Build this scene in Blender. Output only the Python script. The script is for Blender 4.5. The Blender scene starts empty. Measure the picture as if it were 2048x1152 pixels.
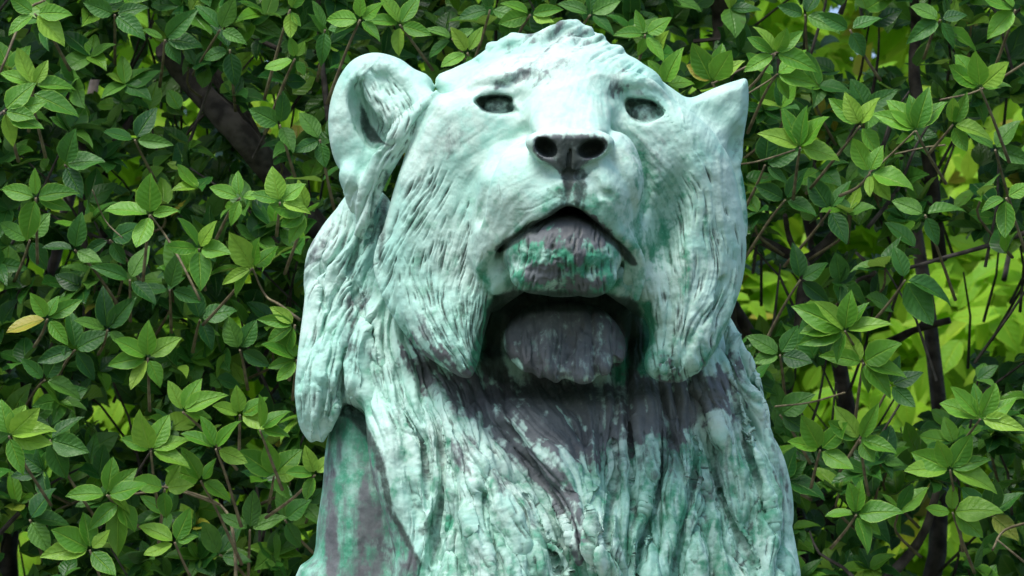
import bpy, math, random
import numpy as np
from mathutils import Vector, Matrix

random.seed(7)
rng = np.random.default_rng(7)
R = math.radians
scene = bpy.context.scene
col = scene.collection

# ------------------------------------------------------------------ camera, sky, sun, exposure
PITCH = R(12)
DIST = 10.0                      # metres from the lens to the lion's head
S = 1.8 / 2048                   # metres per sculpting unit (one unit = one unit of the plan the lion was drawn on)
CAM = Vector((0, 0, 1.6))
RIGHT = Vector((1, 0, 0))
FWD = Vector((0, math.cos(PITCH), math.sin(PITCH)))
UP = Vector((0, -math.sin(PITCH), math.cos(PITCH)))
cd = bpy.data.cameras.new('camera')
cam = bpy.data.objects.new('camera', cd); col.objects.link(cam)
cam.location = CAM; cam.rotation_euler = (R(90) + PITCH, 0, 0)
cd.sensor_width = 36; cd.lens = 36 * DIST / 1.8; cd.clip_start = .1; cd.clip_end = 600
cd.dof.use_dof = True; cd.dof.focus_distance = DIST + .1; cd.dof.aperture_fstop = 11
scene.camera = cam

SUN_EL, SUN_AZ = R(60), R(-34)   # azimuth: degrees to the right of the direction from the lion back to the camera
world = bpy.data.worlds.new('World'); scene.world = world; world.use_nodes = True
wn = world.node_tree; wn.nodes.clear()
sky = wn.nodes.new('ShaderNodeTexSky'); sky.sky_type = 'NISHITA'; sky.sun_disc = False
sky.sun_elevation = SUN_EL; sky.air_density = 1.0; sky.dust_density = 2.5; sky.ozone_density = 1.0
bg = wn.nodes.new('ShaderNodeBackground'); bg.inputs['Strength'].default_value = .10
wo = wn.nodes.new('ShaderNodeOutputWorld')
wn.links.new(sky.outputs[0], bg.inputs[0]); wn.links.new(bg.outputs[0], wo.inputs[0])
sdir = Vector((math.sin(SUN_AZ) * math.cos(SUN_EL), -math.cos(SUN_AZ) * math.cos(SUN_EL), math.sin(SUN_EL)))
sky.sun_rotation = math.atan2(sdir.x, sdir.y)
ld = bpy.data.lights.new('sun', 'SUN'); ld.energy = 1.5; ld.angle = R(30); ld.color = (1, .985, .95)
sun = bpy.data.objects.new('sun', ld); col.objects.link(sun)
sun.rotation_euler = sdir.to_track_quat('Z', 'Y').to_euler()
vs = scene.view_settings
vs.view_transform = 'Standard'; vs.look = 'None'; vs.gamma = 1; vs.exposure = 1.2
try: vs.use_curve_mapping = False
except Exception: pass
scene.cycles.use_denoising = True
scene.cycles.max_bounces = 6; scene.cycles.transparent_max_bounces = 8

def at(x, y, w):                 # sculpting plan -> world (plain rotation, uniform scale)
    return CAM + RIGHT * ((x - 1024) * S) + UP * ((576 - y) * S) + FWD * (DIST - w * S)
def ray(x, y, depth):            # a spot in the hedge seen behind plan point x, y
    k = depth / DIST
    return CAM + RIGHT * ((x - 1024) * S * k) + UP * ((576 - y) * S * k) + FWD * depth

# ------------------------------------------------------------------ helpers
def tag(o, label=None, cat=None, group=None, kind=None):
    if label: o['label'] = label
    if cat: o['category'] = cat
    if group: o['group'] = group
    if kind: o['kind'] = kind
    return o
def empty(name, loc):
    o = bpy.data.objects.new(name, None); col.objects.link(o); o.location = loc; o.empty_display_size = .1
    return o
def link(name, me, mat, parent=None):
    o = bpy.data.objects.new(name, me); col.objects.link(o)
    if mat and not me.materials: me.materials.append(mat)
    if parent is not None: o.parent = parent; o.matrix_parent_inverse = Matrix.Translation(-Vector(parent.location)) if parent.parent is None else Matrix()
    return o
def N(nt, typ, **kw):
    n = nt.nodes.new(typ)
    for k, v in kw.items():
        if k in n.inputs: n.inputs[k].default_value = v
        else: setattr(n, k, v)
    return n
def math_node(nt, op, a, b=None, clamp=False):
    n = nt.nodes.new('ShaderNodeMath'); n.operation = op; n.use_clamp = clamp
    for i, v in enumerate((a, b)):
        if v is None: continue
        if isinstance(v, (int, float)): n.inputs[i].default_value = v
        else: nt.links.new(v, n.inputs[i])
    return n.outputs[0]
def mix(nt, fac, a, b, mode='MIX'):
    n = nt.nodes.new('ShaderNodeMixRGB'); n.blend_type = mode
    for i, v in enumerate((fac, a, b)):
        if isinstance(v, (int, float)): n.inputs[i].default_value = v
        elif isinstance(v, tuple): n.inputs[i].default_value = (*v, 1)
        else: nt.links.new(v, n.inputs[i])
    return n.outputs[0]
def ramp(nt, src, a, b, lo=0., hi=1.):
    n = nt.nodes.new('ShaderNodeMapRange'); n.interpolation_type = 'SMOOTHSTEP'
    nt.links.new(src, n.inputs[0])
    for i, v in enumerate((a, b, lo, hi)): n.inputs[i + 1].default_value = v
    return n.outputs[0]

# ------------------------------------------------------------------ the lion: volume sculpting
VOX = 4.25
GX, GY, GW = (572, 1652), (14, 1400), (-620, 440)
ax = np.arange(GX[0], GX[1], VOX, dtype=np.float32)
ay = np.arange(GY[0], GY[1], VOX, dtype=np.float32)
aw = np.arange(GW[0], GW[1], VOX, dtype=np.float32)
FIELD = np.full((len(ax), len(ay), len(aw)), 80., np.float32)

def box(lo, hi):
    out = []
    for a, l, h in zip((ax, ay, aw), lo, hi):
        i0 = int(np.searchsorted(a, l)); i1 = int(np.searchsorted(a, h))
        out.append(slice(i0, max(i1, i0 + 1)))
    return tuple(out)
def comb(sl, d, k, mode):
    F = FIELD[sl]
    if mode == 'add':
        h = np.maximum(k - np.abs(F - d), 0) / k
        FIELD[sl] = np.minimum(F, d) - h * h * k * .25
    else:
        d = -d
        h = np.maximum(k - np.abs(F - d), 0) / k
        FIELD[sl] = np.maximum(F, d) + h * h * k * .25
def rotm(a):
    return np.array((Matrix.Rotation(R(a[2]), 3, 'Z') @ Matrix.Rotation(R(a[1]), 3, 'Y') @ Matrix.Rotation(R(a[0]), 3, 'X')).transposed(), np.float32)
def near(x, y, w):               # a nearer point of the cast looks bigger: plan position for something seen at x, y
    f = 1 - w * S / DIST
    return 1024 + (x - 1024) * f, 576 + (y - 576) * f
def E(x, y, w, rx, ry, rw, rot=(0, 0, 0), k=24, mode='add'):
    x, y = near(x, y, w)
    m = max(rx, ry, rw) if any(rot) else 0
    e = [m or rx, m or ry, m or rw]; pad = k + 24
    sl = box((x - e[0] - pad, y - e[1] - pad, w - e[2] - pad), (x + e[0] + pad, y + e[1] + pad, w + e[2] + pad))
    P = [ax[sl[0]][:, None, None] - x, ay[sl[1]][None, :, None] - y, aw[sl[2]][None, None, :] - w]
    if any(rot):
        M = rotm(rot)
        P = [M[i, 0] * P[0] + M[i, 1] * P[1] + M[i, 2] * P[2] for i in range(3)]
    r = (rx, ry, rw)
    k0 = np.sqrt(sum((p / q) ** 2 for p, q in zip(P, r)))
    k1 = np.sqrt(sum((p / (q * q)) ** 2 for p, q in zip(P, r))) + 1e-6
    comb(sl, k0 * (k0 - 1) / k1, k, mode)
def tube(pts, rad, k=14, mode='add', flat=None):
    pts = smooth_open(np.array([(*near(p[0], p[1], p[2]), p[2]) for p in pts], float))
    rs = np.interp(np.linspace(0, 1, len(pts)), np.linspace(0, 1, len(rad)), rad) if hasattr(rad, '__len__') else np.full(len(pts), rad)
    pad = k + 20 + max(rs)
    sl = box(pts.min(0) - pad, pts.max(0) + pad)
    X, Y, W = ax[sl[0]][:, None, None], ay[sl[1]][None, :, None], aw[sl[2]][None, None, :]
    best = None
    for i in range(len(pts) - 1):
        a, b = pts[i], pts[i + 1]; d = b - a; L = float(d @ d) + 1e-9
        t = np.clip(((X - a[0]) * d[0] + (Y - a[1]) * d[1] + (W - a[2]) * d[2]) / L, 0, 1)
        q = np.sqrt((X - a[0] - t * d[0]) ** 2 + (Y - a[1] - t * d[1]) ** 2 + (W - a[2] - t * d[2]) ** 2) - (rs[i] + (rs[i + 1] - rs[i]) * t)
        best = q if best is None else np.minimum(best, q)
    comb(sl, best.astype(np.float32), k, mode)
def surf(x, y):
    i = int(round((x - GX[0]) / VOX)); j = int(round((y - GY[0]) / VOX)); c_ = np.nonzero(FIELD[i, j] < 0)[0]
    return float(aw[c_[-1]]) if len(c_) else -100.
def stube(pts, rad, k=12, mode='add'):
    pts = smooth_open(np.array(pts, float)); w = np.array([surf(p[0], p[1]) for p in pts])
    for _ in range(2): w = np.r_[w[0], (w[:-2] + w[1:-1] + w[2:]) / 3, w[-1]]
    pts = np.column_stack([pts[:, 0], pts[:, 1], w + pts[:, 2]])
    tube(pts[::3] if len(pts) > 12 else pts, rad, k, mode)
def cr(p0, p1, p2, p3, t):
    return .5 * (2 * p1 + (p2 - p0) * t + (2 * p0 - 5 * p1 + 4 * p2 - p3) * t * t + (3 * p1 - p0 - 3 * p2 + p3) * t ** 3)
def smooth_open(p, n=4):
    if len(p) < 3: return p
    q = np.vstack([2 * p[0] - p[1], p, 2 * p[-1] - p[-2]]); out = []
    for i in range(1, len(q) - 2):
        for s in range(n): out.append(cr(q[i - 1], q[i], q[i + 1], q[i + 2], s / n))
    out.append(p[-1]); return np.array(out)
def smooth_closed(p, n=3):
    m = len(p); out = []
    for i in range(m):
        for s in range(n): out.append(cr(p[i - 1], p[i], p[(i + 1) % m], p[(i + 2) % m], s / n))
    return np.array(out)
def poly_sdf(poly, X, Y):
    d = np.full(np.broadcast(X, Y).shape, 1e9, np.float32); s = np.ones_like(d); n = len(poly)
    for i in range(n):
        a, b = poly[i], poly[i - 1]; e = b - a
        wx, wy = X - a[0], Y - a[1]
        t = np.clip((wx * e[0] + wy * e[1]) / (e @ e + 1e-9), 0, 1)
        d = np.minimum(d, (wx - e[0] * t) ** 2 + (wy - e[1] * t) ** 2)
        c1 = Y >= a[1]; c2 = Y < b[1]; c3 = e[0] * wy > e[1] * wx
        f = (c1 & c2 & c3) | (~c1 & ~c2 & ~c3)
        s = np.where(f, -s, s)
    return s * np.sqrt(d)
def pillow(poly, w0, H, Rr, k=24, mode='add', smooth=True):
    """a cushion with this outline, centre surface w0(x, y), half thickness H and edge rounding Rr"""
    poly = np.array(poly, float)
    if smooth: poly = smooth_closed(poly)
    wm = float(np.mean(w0(poly[:, 0], poly[:, 1]))) if callable(w0) else w0
    poly = np.column_stack(near(poly[:, 0], poly[:, 1], wm))
    pad = k + 24; lo, hi = poly.min(0) - pad, poly.max(0) + pad
    sl2 = box((lo[0], lo[1], GW[0]), (hi[0], hi[1], GW[1]))
    X, Y = ax[sl2[0]][:, None], ay[sl2[1]][None, :]
    d2 = poly_sdf(poly, X, Y)
    wc = w0(X, Y) if callable(w0) else w0 + 0 * X + 0 * Y
    wlo, whi = float(wc.min()) - H - pad, float(wc.max()) + H + pad
    sl = box((lo[0], lo[1], wlo), (hi[0], hi[1], whi))
    W = aw[sl[2]][None, None, :]
    q = np.maximum(d2 + Rr, 0)[:, :, None] / Rr; v = np.abs(W - wc[:, :, None]) / H
    l = np.sqrt(q * q + v * v)
    g = np.sqrt((q / Rr) ** 2 + (v / H) ** 2) + 1e-6
    comb(sl, (l * (l - 1) / g).astype(np.float32), k, mode)
def lin(x0, w0, x1, w1):
    return lambda X, Y: np.clip(w0 + (X - x0) * (w1 - w0) / (x1 - x0), min(w0, w1), max(w0, w1)) + 0 * Y

# --- masses: neck, chest, mane
E(1080, 640, -270, 356, 420, 190, k=60)
E(1090, 1250, -190, 440, 460, 250, k=60)
MANE_L = [(705, 375), (670, 415), (638, 455), (612, 505), (604, 545), (606, 590), (627, 650), (610, 695), (596, 745), (591, 790), (598, 845), (612, 868), (624, 884), (634, 872), (646, 884),
          (652, 868), (672, 825), (692, 806), (735, 830), (765, 870), (786, 930), (790, 1010), (826, 1070), (848, 1150), (868, 1400), (1200, 1420), (1180, 900), (960, 700), (860, 560), (800, 440), (760, 380)]
pillow(MANE_L, lambda X, Y: -205 + np.clip((Y - 560) * .42, 0, 255) + np.clip((X - 700) * .2, -10, 60), 120, 100, k=30)
MANE_R = [(1420, 590), (1462, 632), (1484, 672), (1506, 724), (1528, 775), (1536, 850), (1562, 945), (1580, 1045), (1596, 1150), (1625, 1400), (1050, 1420), (1080, 900), (1250, 700)]
pillow(MANE_R, lambda X, Y: -215 + np.clip((Y - 560) * .42, 0, 275) - np.clip((X - 1250) * .28, 0, 120), 130, 130, k=40)
E(1110, 1160, -10, 330, 330, 170, k=60)
E(1120, 860, -90, 190, 190, 120, k=60)          # throat
# far flank showing past the mane, right
pillow([(1490, 780), (1532, 850), (1562, 900), (1578, 950), (1587, 1010), (1582, 1060), (1545, 1100), (1480, 1000)], -330, 60, 40, k=10)
# smooth shoulder, lower left
pillow([(690, 800), (662, 850), (650, 900), (645, 970), (634, 1050), (627, 1110), (588, 1160), (560, 1400), (900, 1400), (880, 1000), (780, 850)], lambda X, Y: -150 + (Y - 800) * .18 + 0 * X, 110, 100, k=8)
tube([(672, 830, -60), (700, 830, -40), (745, 880, -25), (772, 950, -10), (776, 1020, 5), (815, 1085, 10), (838, 1180, 15)], 9, k=10, mode='cut')
# drooping lock of the mane, left
tube([(655, 600, -130), (640, 700, -80), (628, 785, -50), (634, 850, -60)], [46, 44, 38, 24], k=26)
tube([(720, 680, -50), (690, 740, -34), (666, 800, -30), (650, 845, -46)], [30, 30, 26, 14], k=14)
E(700, 750, -22, 20, 66, 34, rot=(0, 0, 18), k=12, mode='cut')
# big locks over the chest, left of the throat
tube([(725, 520, -120), (765, 690, -60), (790, 800, -5), (800, 920, 60), (840, 1060, 90), (870, 1200, 110)], [50, 60, 62, 60, 60, 60], k=34)
tube([(800, 680, -70), (845, 780, -12), (900, 880, 55), (960, 1000, 110), (1010, 1130, 150), (1040, 1260, 170)], [34, 52, 66, 80, 86, 90], k=30)
stube([(940, 790, -2), (1000, 862, -4), (1070, 932, -6), (1120, 1010, -8), (1150, 1100, -8), (1162, 1200, -8)], [6, 20, 27, 30, 30, 26], k=16, mode='cut')
tube([(1000, 800, 20), (1068, 880, 78), (1130, 955, 120), (1180, 1040, 155), (1205, 1150, 180)], [12, 27, 34, 34, 40], k=12)
# locks right of the throat
tube([(1320, 720, -90), (1352, 820, -35), (1372, 900, 12), (1360, 1000, 60), (1330, 1150, 100)], [26, 28, 36, 44, 46], k=26)
tube([(1420, 720, -60), (1440, 800, -35), (1470, 900, -20), (1500, 1010, -5), (1520, 1160, 10)], [32, 40, 44, 46, 50], k=20)
tube([(1270, 830, 0), (1275, 900, 40), (1262, 1000, 80), (1250, 1150, 130)], [24, 30, 36, 40], k=20)
tube([(1455, 660, -90), (1484, 740, -80), (1508, 840, -75), (1538, 960, -65), (1562, 1140, -55)], [10, 26, 28, 28, 32], k=18)
FOLDS = [([(1385, 775, 0), (1408, 830, 0), (1428, 900, 0), (1436, 960, 0), (1450, 1030, 0)], [4, 12, 14, 11, 4]), ([(1452, 745, 0), (1478, 820, 0), (1492, 890, 0), (1524, 990, 0), (1550, 1100, 0)], [4, 11, 12, 9, 5]),
                 ([(1322, 850, 0), (1316, 930, 0), (1306, 1010, 0), (1282, 1090, 0), (1280, 1170, 0)], [3, 9, 12, 11, 9]), ([(1228, 880, 0), (1236, 950, 0), (1222, 1020, 0), (1212, 1090, 0)], [3, 8, 10, 5]),
                 ([(1395, 880, 0), (1388, 960, 0), (1370, 1040, 0), (1350, 1120, 0), (1340, 1180, 0)], [3, 9, 10, 10, 8]), ([(1440, 980, 0), (1466, 1050, 0), (1500, 1120, 0), (1520, 1180, 0)], [3, 8, 9, 7]),
                 ([(1180, 990, 0), (1196, 1060, 0), (1192, 1120, 0), (1200, 1180, 0)], [3, 6, 8, 8]), ([(1050, 990, 0), (1075, 1040, 0), (1100, 1100, 0), (1140, 1170, 0)], [3, 5, 6, 6]),
                 ([(846, 790, 0), (872, 860, 0), (884, 930, 0), (880, 1010, 0), (868, 1080, 0), (880, 1160, 0)], [3, 9, 10, 8, 13, 12]), ([(792, 740, 0), (806, 820, 0), (838, 880, 0), (850, 960, 0), (856, 1040, 0)], [3, 8, 9, 7, 3]),
                 ([(960, 980, 0), (985, 1050, 0), (990, 1120, 0), (1000, 1180, 0)], [3, 6, 7, 6]), ([(720, 480, 0), (700, 560, 0), (735, 640, 0), (760, 720, 0)], [3, 8, 8, 3]), ([(660, 470, 0), (640, 540, 0), (650, 620, 0)], [3, 7, 3]),
         ([(1010, 880, 0), (1075, 950, 0), (1130, 1030, 0), (1150, 1100, 0)], [3, 5, 5, 3]), ([(1500, 700, 0), (1512, 780, 0), (1530, 860, 0)], [3, 7, 3]), ([(1265, 840, 0), (1258, 900, 0), (1262, 960, 0)], [3, 8, 3]), ([(690, 700, 0), (676, 760, 0), (660, 830, 0)], [3, 8, 4])]
def carve_folds():
    for pts_, r_ in FOLDS:
        stube(pts_, [q_ * 1.35 for q_ in r_], k=6, mode='cut')
        stube([(a, b, -4) for a, b, c_ in pts_], [q_ * .9 for q_ in r_], k=4, mode='cut')
random.seed(5)
LOCKF = [(660, 500, 65), (650, 620, 62), (730, 600, 66), (650, 720, 85), (730, 740, 102), (790, 780, 104), (830, 900, 96), (880, 820, 112), (900, 950, 106), (1000, 900, 128), (1080, 960, 126), (1000, 1060, 108), (850, 1080, 82), (1150, 1080, 112),
         (1200, 900, 106), (1250, 1000, 88), (1330, 880, 104), (1340, 1040, 84), (1400, 800, 112), (1440, 900, 112), (1490, 740, 108), (1500, 950, 110), (1540, 1060, 104), (1420, 1100, 92)]
def lock_dir(x, y):
    c_ = s_ = 0
    for a, b, d_ in LOCKF:
        g_ = 1 / ((x - a) ** 2 + (y - b) ** 2 + 900) ** 1.5; c_ += g_ * math.cos(R(d_)); s_ += g_ * math.sin(R(d_))
    return math.atan2(s_, c_)
for q in range(120):       # overlapping modelled locks of the mane, big ones first
    x_, y_ = random.uniform(625, 1560), random.uniform(420, 1150)
    big_ = q < 55; L_ = random.uniform(150, 280) if big_ else random.uniform(70, 150); r_ = random.uniform(20, 34) if big_ else random.uniform(9, 15)
    bad = lambda X_, Y_: (X_ < 640 + max(0, 500 - Y_) * .5) or (X_ < 800 and Y_ > 800) or X_ > 1478 + (Y_ - 640) * .19 or (740 < X_ < 1470 and Y_ < 640) or (940 < X_ < 1380 and Y_ < 850) or (X_ > 820 and Y_ < 740) or Y_ > 1290
    P_ = []; px_, py_ = x_, y_
    for t_ in range(6):
        if bad(px_, py_): break
        P_.append((px_, py_)); a_ = lock_dir(px_, py_) + .22 * math.sin(t_ * 1.3 + q)
        px_ += -math.cos(a_) * L_ / 5 * (1 if False else 1); py_ += math.sin(a_) * L_ / 5
    if len(P_) < 3: continue
    n_ = len(P_); rr_ = [r_ * (.35 + .65 * math.sin(math.pi * (i_ + .6) / (n_ + .2))) for i_ in range(n_)]
    stube([(a, b, -r_ * (.7 - .6 * i_ / (n_ - 1))) for i_, (a, b) in enumerate(P_)], rr_, k=5 if big_ else 4)
carve_folds()
E(1105, 748, 120, 350, 66, 170, k=30, mode='cut')
# --- head
E(1118, 300, -60, 282, 192, 215, k=40)
E(1120, 390, -80, 326, 262, 190, k=50)
CROWN = [(872, 158), (905, 138), (942, 120), (962, 106), (985, 88), (1008, 76), (1022, 64), (1045, 66), (1064, 67), (1090, 56), (1112, 46), (1140, 37), (1160, 44), (1182, 60), (1200, 68),
         (1222, 88), (1245, 108), (1262, 124), (1276, 142), (1290, 170), (1250, 230), (1000, 240), (900, 210)]
pillow(CROWN, lambda X, Y: -110 + (Y - 60) * .55 + 0 * X, 80, 55, k=18)
pillow([(1270, 150), (1330, 184), (1376, 206), (1440, 262), (1440, 330), (1300, 300)], -60, 70, 50, k=22)
tube([(1010, 95, -40), (1060, 90, -20), (1110, 75, -25), (1150, 55, -45)], [16, 20, 20, 16], k=16)
tube([(1080, 118, 0), (1140, 95, -5), (1200, 105, -12), (1245, 130, -25)], [14, 20, 20, 12], k=16)
for x_, y_, r_ in [(968, 118, 16), (990, 100, 15), (1020, 84, 17), (1050, 84, 15), (1075, 88, 18), (1104, 66, 15), (1136, 56, 17), (1168, 66, 15), (1192, 86, 18), (1226, 106, 17), (1250, 132, 16), (1130, 92, 16), (1160, 110, 15), (1090, 118, 14), (1210, 132, 14), (1030, 116, 14)]:
    E(x_, y_, surf(x_, y_) - 4, r_ * 1.3, r_ * .8, r_ * .9, rot=(0, 0, random.uniform(-50, 30)), k=12)
# cheek ruffs
CHEEK_L = [(872, 190), (846, 235), (822, 285), (803, 330), (786, 380), (772, 430), (757, 478), (747, 512), (752, 555), (768, 598), (790, 640), (822, 682), (862, 716), (905, 742), (936, 756),
           (950, 742), (960, 712), (968, 672), (984, 622), (1008, 592), (1050, 560), (1060, 300), (1000, 190)]
pillow(CHEEK_L, lambda X, Y: np.interp(X, [745, 800, 880, 960, 1060], [-15, 12, 60, 84, 70]) + np.clip((Y - 560) * .28, 0, 50), 80, 52, k=9)
CHEEK_R = [(1240, 190), (1310, 190), (1370, 215), (1420, 255), (1448, 292), (1468, 335), (1480, 385), (1490, 440), (1496, 495), (1488, 560), (1472, 610), (1450, 662), (1422, 712), (1390, 742), (1352, 762),
           (1318, 762), (1292, 745), (1287, 715), (1298, 680), (1290, 640), (1262, 600), (1230, 540), (1220, 300)]
pillow(CHEEK_R, lambda X, Y: np.interp(X, [1220, 1300, 1380, 1440, 1500], [50, 56, 54, 22, -35]) + np.clip((Y - 560) * .28, 0, 50), 80, 56, k=9)
E(1340, 440, 175, 42, 120, 92, rot=(0, 0, 12), k=30, mode='cut')     # hollow between lip and right ruff
tube([(1440, 560, 90), (1400, 650, 120), (1345, 740, 120)], [10, 12, 8], k=14, mode='cut')
tube([(1462, 545, 60), (1445, 620, 70), (1405, 700, 95), (1360, 745, 110)], [12, 14, 16, 14], k=14)
tube([(770, 480, 30), (762, 540, 35), (800, 625, 65), (860, 690, 95), (925, 740, 110)], [12, 14, 15, 14, 9], k=16)
# eyebrows, bridge, muzzle
E(1130, 165, 30, 190, 62, 110, k=40)
tube([(925, 192, 72), (955, 166, 108), (1000, 156, 124), (1046, 172, 128)], [8, 12, 14, 12], k=22)
stube([(1000, 172, 0), (1030, 163, 0), (1052, 150, 0), (1062, 138, 0)], [4, 8, 8, 4], k=14, mode='cut')
stube([(1226, 168, 0), (1246, 180, 0), (1252, 200, 0)], [6, 10, 6], k=14, mode='cut')
tube([(1240, 160, 118), (1272, 160, 118), (1310, 180, 98), (1342, 216, 60)], [10, 15, 14, 8], k=20)
pillow([(1062, 120), (1222, 120), (1214, 190), (1206, 264), (1150, 275), (1072, 268), (1066, 190)], lambda X, Y: np.interp(Y, [110, 160, 200, 235, 275], [20, 60, 112, 180, 250]) + 0 * X, 62, 44, k=46)
tube([(1140, 200, 90), (1140, 245, 165), (1140, 285, 210)], [70, 72, 66], k=40)
E(1000, 290, 75, 95, 90, 90, k=50)
E(1270, 290, 60, 80, 80, 74, k=40)
E(1050, 388, 190, 94, 100, 126, rot=(0, 0, 12), k=36)
E(1085, 400, 215, 54, 52, 100, rot=(0, 0, 10), k=24)
E(1008, 448, 150, 56, 84, 100, rot=(0, 0, 28), k=34)
E(1200, 385, 204, 66, 92, 120, rot=(0, 0, -14), k=26)
E(1244, 350, 200, 42, 80, 84, rot=(0, 0, -8), k=6)
E(1215, 300, 190, 40, 34, 80, k=24)
E(1235, 440, 120, 50, 90, 80, rot=(0, 0, -25), k=28)
E(1138, 330, 225, 48, 80, 88, k=26)
# nose
NOSE = [(1050, 284), (1062, 268), (1090, 261), (1140, 258), (1190, 261), (1216, 268), (1230, 286), (1216, 308), (1190, 322), (1168, 334), (1152, 356), (1142, 380), (1130, 380), (1120, 352), (1104, 334), (1080, 322), (1060, 306)]
pillow(NOSE, 292, 34, 16, k=9)
E(1092, 295, 345, 27, 19, 80, rot=(0, 0, 34), k=3, mode='cut')
E(1185, 297, 343, 30, 19, 80, rot=(0, 0, -18), k=3, mode='cut')
tube([(1140, 300, 318), (1137, 340, 318), (1136, 375, 314)], [5, 6, 5], k=7, mode='cut')
tube([(1135, 350, 330), (1134, 378, 322), (1136, 402, 312)], [7, 7, 10], k=10, mode='cut')
# eyes
pillow([(946, 202), (958, 190), (985, 186), (1012, 187), (1026, 192), (1026, 208), (1040, 227), (1016, 229), (992, 230), (966, 223)], 158, 86, 8, k=3, mode='cut')
pillow([(1250, 196), (1280, 193), (1306, 197), (1322, 210), (1332, 226), (1316, 238), (1290, 248), (1268, 240), (1254, 228)], 152, 86, 8, k=3, mode='cut')
E(998, 216, 84, 30, 22, 28, k=4)
E(1292, 229, 76, 31, 22, 28, k=4)
E(1238, 188, 170, 22, 20, 46, rot=(0, 0, -30), k=14, mode='cut')
tube([(950, 212, 108), (975, 232, 118), (1010, 236, 124), (1034, 224, 128)], [6, 8, 8, 6], k=12)
tube([(1252, 236, 118), (1280, 250, 112), (1312, 244, 96), (1328, 226, 80)], [6, 8, 8, 6], k=12)
# mouth
tube([(1130, 378, 296), (1098, 398, 290), (1060, 418, 272), (1020, 440, 244), (985, 470, 208), (968, 510, 175)], [22, 28, 30, 30, 28, 24], k=26)
tube([(1142, 378, 296), (1176, 400, 284), (1212, 428, 262), (1240, 460, 232), (1258, 500, 198)], [22, 26, 26, 24, 20], k=24)
MOUTH = [(1136, 408), (1108, 424), (1075, 440), (1040, 462), (1008, 482), (988, 500), (982, 530), (975, 565), (985, 600), (1010, 640), (1000, 700), (1020, 760), (1130, 775), (1270, 745), (1288, 690), (1275, 640), (1270, 575), (1272, 535), (1258, 500), (1232, 478), (1205, 450), (1172, 424)]
pillow(MOUTH, 290, 225, 16, k=10, mode='cut')
E(1130, 590, 20, 138, 130, 170, k=20, mode='cut')
# lip rims
tube([(1136, 398, 322), (1100, 420, 318), (1062, 440, 302), (1024, 462, 275), (986, 488, 240), (966, 520, 205), (972, 556, 175)], [5, 6, 6, 6, 8, 12, 14], k=24)
tube([(1138, 398, 322), (1176, 418, 312), (1214, 446, 290), (1246, 476, 262), (1272, 505, 225), (1280, 545, 200), (1270, 596, 185)], [5, 7, 8, 8, 11, 13, 9], k=20)
tube([(1246, 480, 215), (1262, 520, 195), (1258, 560, 170)], [12, 14, 12], k=12)
E(1002, 545, 165, 26, 46, 40, rot=(0, 0, 10), k=18)
E(1022, 500, 185, 14, 30, 26, k=10)
# lower jaw
E(1125, 510, 205, 117, 82, 142, k=8)
E(1124, 545, 235, 74, 34, 90, k=24)
E(1064, 556, 268, 44, 30, 58, rot=(0, 0, 14), k=14)
E(1188, 560, 266, 46, 33, 58, rot=(0, 0, -18), k=14)
E(1126, 592, 300, 34, 24, 70, k=14, mode='cut')
tube([(1030, 560, 120), (1000, 585, 80), (985, 600, 40)], [30, 26, 24], k=20)
tube([(1225, 560, 120), (1262, 590, 80), (1285, 610, 40)], [30, 26, 24], k=20)
# beard tuft under the jaw
TUFT = [(1012, 655), (1007, 690), (1020, 718), (1032, 730), (1048, 744), (1064, 745), (1078, 757), (1090, 754), (1112, 766), (1126, 757), (1142, 760), (1160, 768), (1182, 765), (1196, 750), (1216, 744), (1226, 726), (1246, 724), (1252, 690), (1240, 655), (1200, 615), (1130, 600), (1050, 615)]
pillow(TUFT, lambda X, Y: 20 + np.clip((Y - 610) * .8, -20, 120) + 0 * X, 56, 40, k=10)
stube([(1060, 660, 0), (1070, 700, 0), (1078, 745, 0)], [4, 7, 5], k=12, mode='cut'); stube([(1140, 670, 0), (1138, 710, 0), (1146, 750, 0)], [4, 7, 5], k=12, mode='cut')
stube([(1195, 680, 0), (1190, 715, 0), (1196, 745, 0)], [4, 8, 6], k=12, mode='cut')
# sideburn and the band behind the left cheek
tube([(862, 200, 62), (832, 232, 54), (798, 272, 42), (770, 318, 26), (748, 362, 8), (736, 410, -10), (730, 460, -30)], [13, 22, 26, 26, 24, 24, 20], k=12)
tube([(872, 188, 85), (838, 222, 74), (806, 262, 66), (786, 298, 56)], [7, 8, 8, 5], k=8)
E(704, 352, -25, 26, 27, 34, k=12)
tube([(728, 330, -40), (712, 372, -40), (722, 412, -50)], [34, 26, 22], k=16)
tube([(772, 372, -20), (762, 430, -15), (752, 490, -15), (762, 570, 0)], [15, 18, 13, 6], k=12, mode='cut')
# left ear
EAR_L = [(862, 158), (828, 138), (800, 118), (762, 106), (730, 108), (700, 124), (676, 158), (660, 205), (656, 250), (662, 298), (676, 335), (700, 356), (745, 350), (800, 290), (860, 215)]
pillow(EAR_L, lambda X, Y: -60 + (X - 760) * .15 + 0 * Y, 58, 42, k=16)
E(742, 232, 4, 42, 84, 76, rot=(0, 0, -22), k=9, mode='cut')
E(778, 178, 12, 50, 36, 44, rot=(0, 0, 30), k=12, mode='cut')
tube([(740, 262, -60), (748, 285, -50)], [16, 14], k=8, mode='cut')
tube([(728, 160, -45), (768, 195, -28), (800, 228, -10), (812, 258, 5)], [22, 32, 36, 22], k=12)
tube([(790, 150, -35), (830, 185, -10), (850, 205, 20)], [22, 26, 26], k=18)
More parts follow.
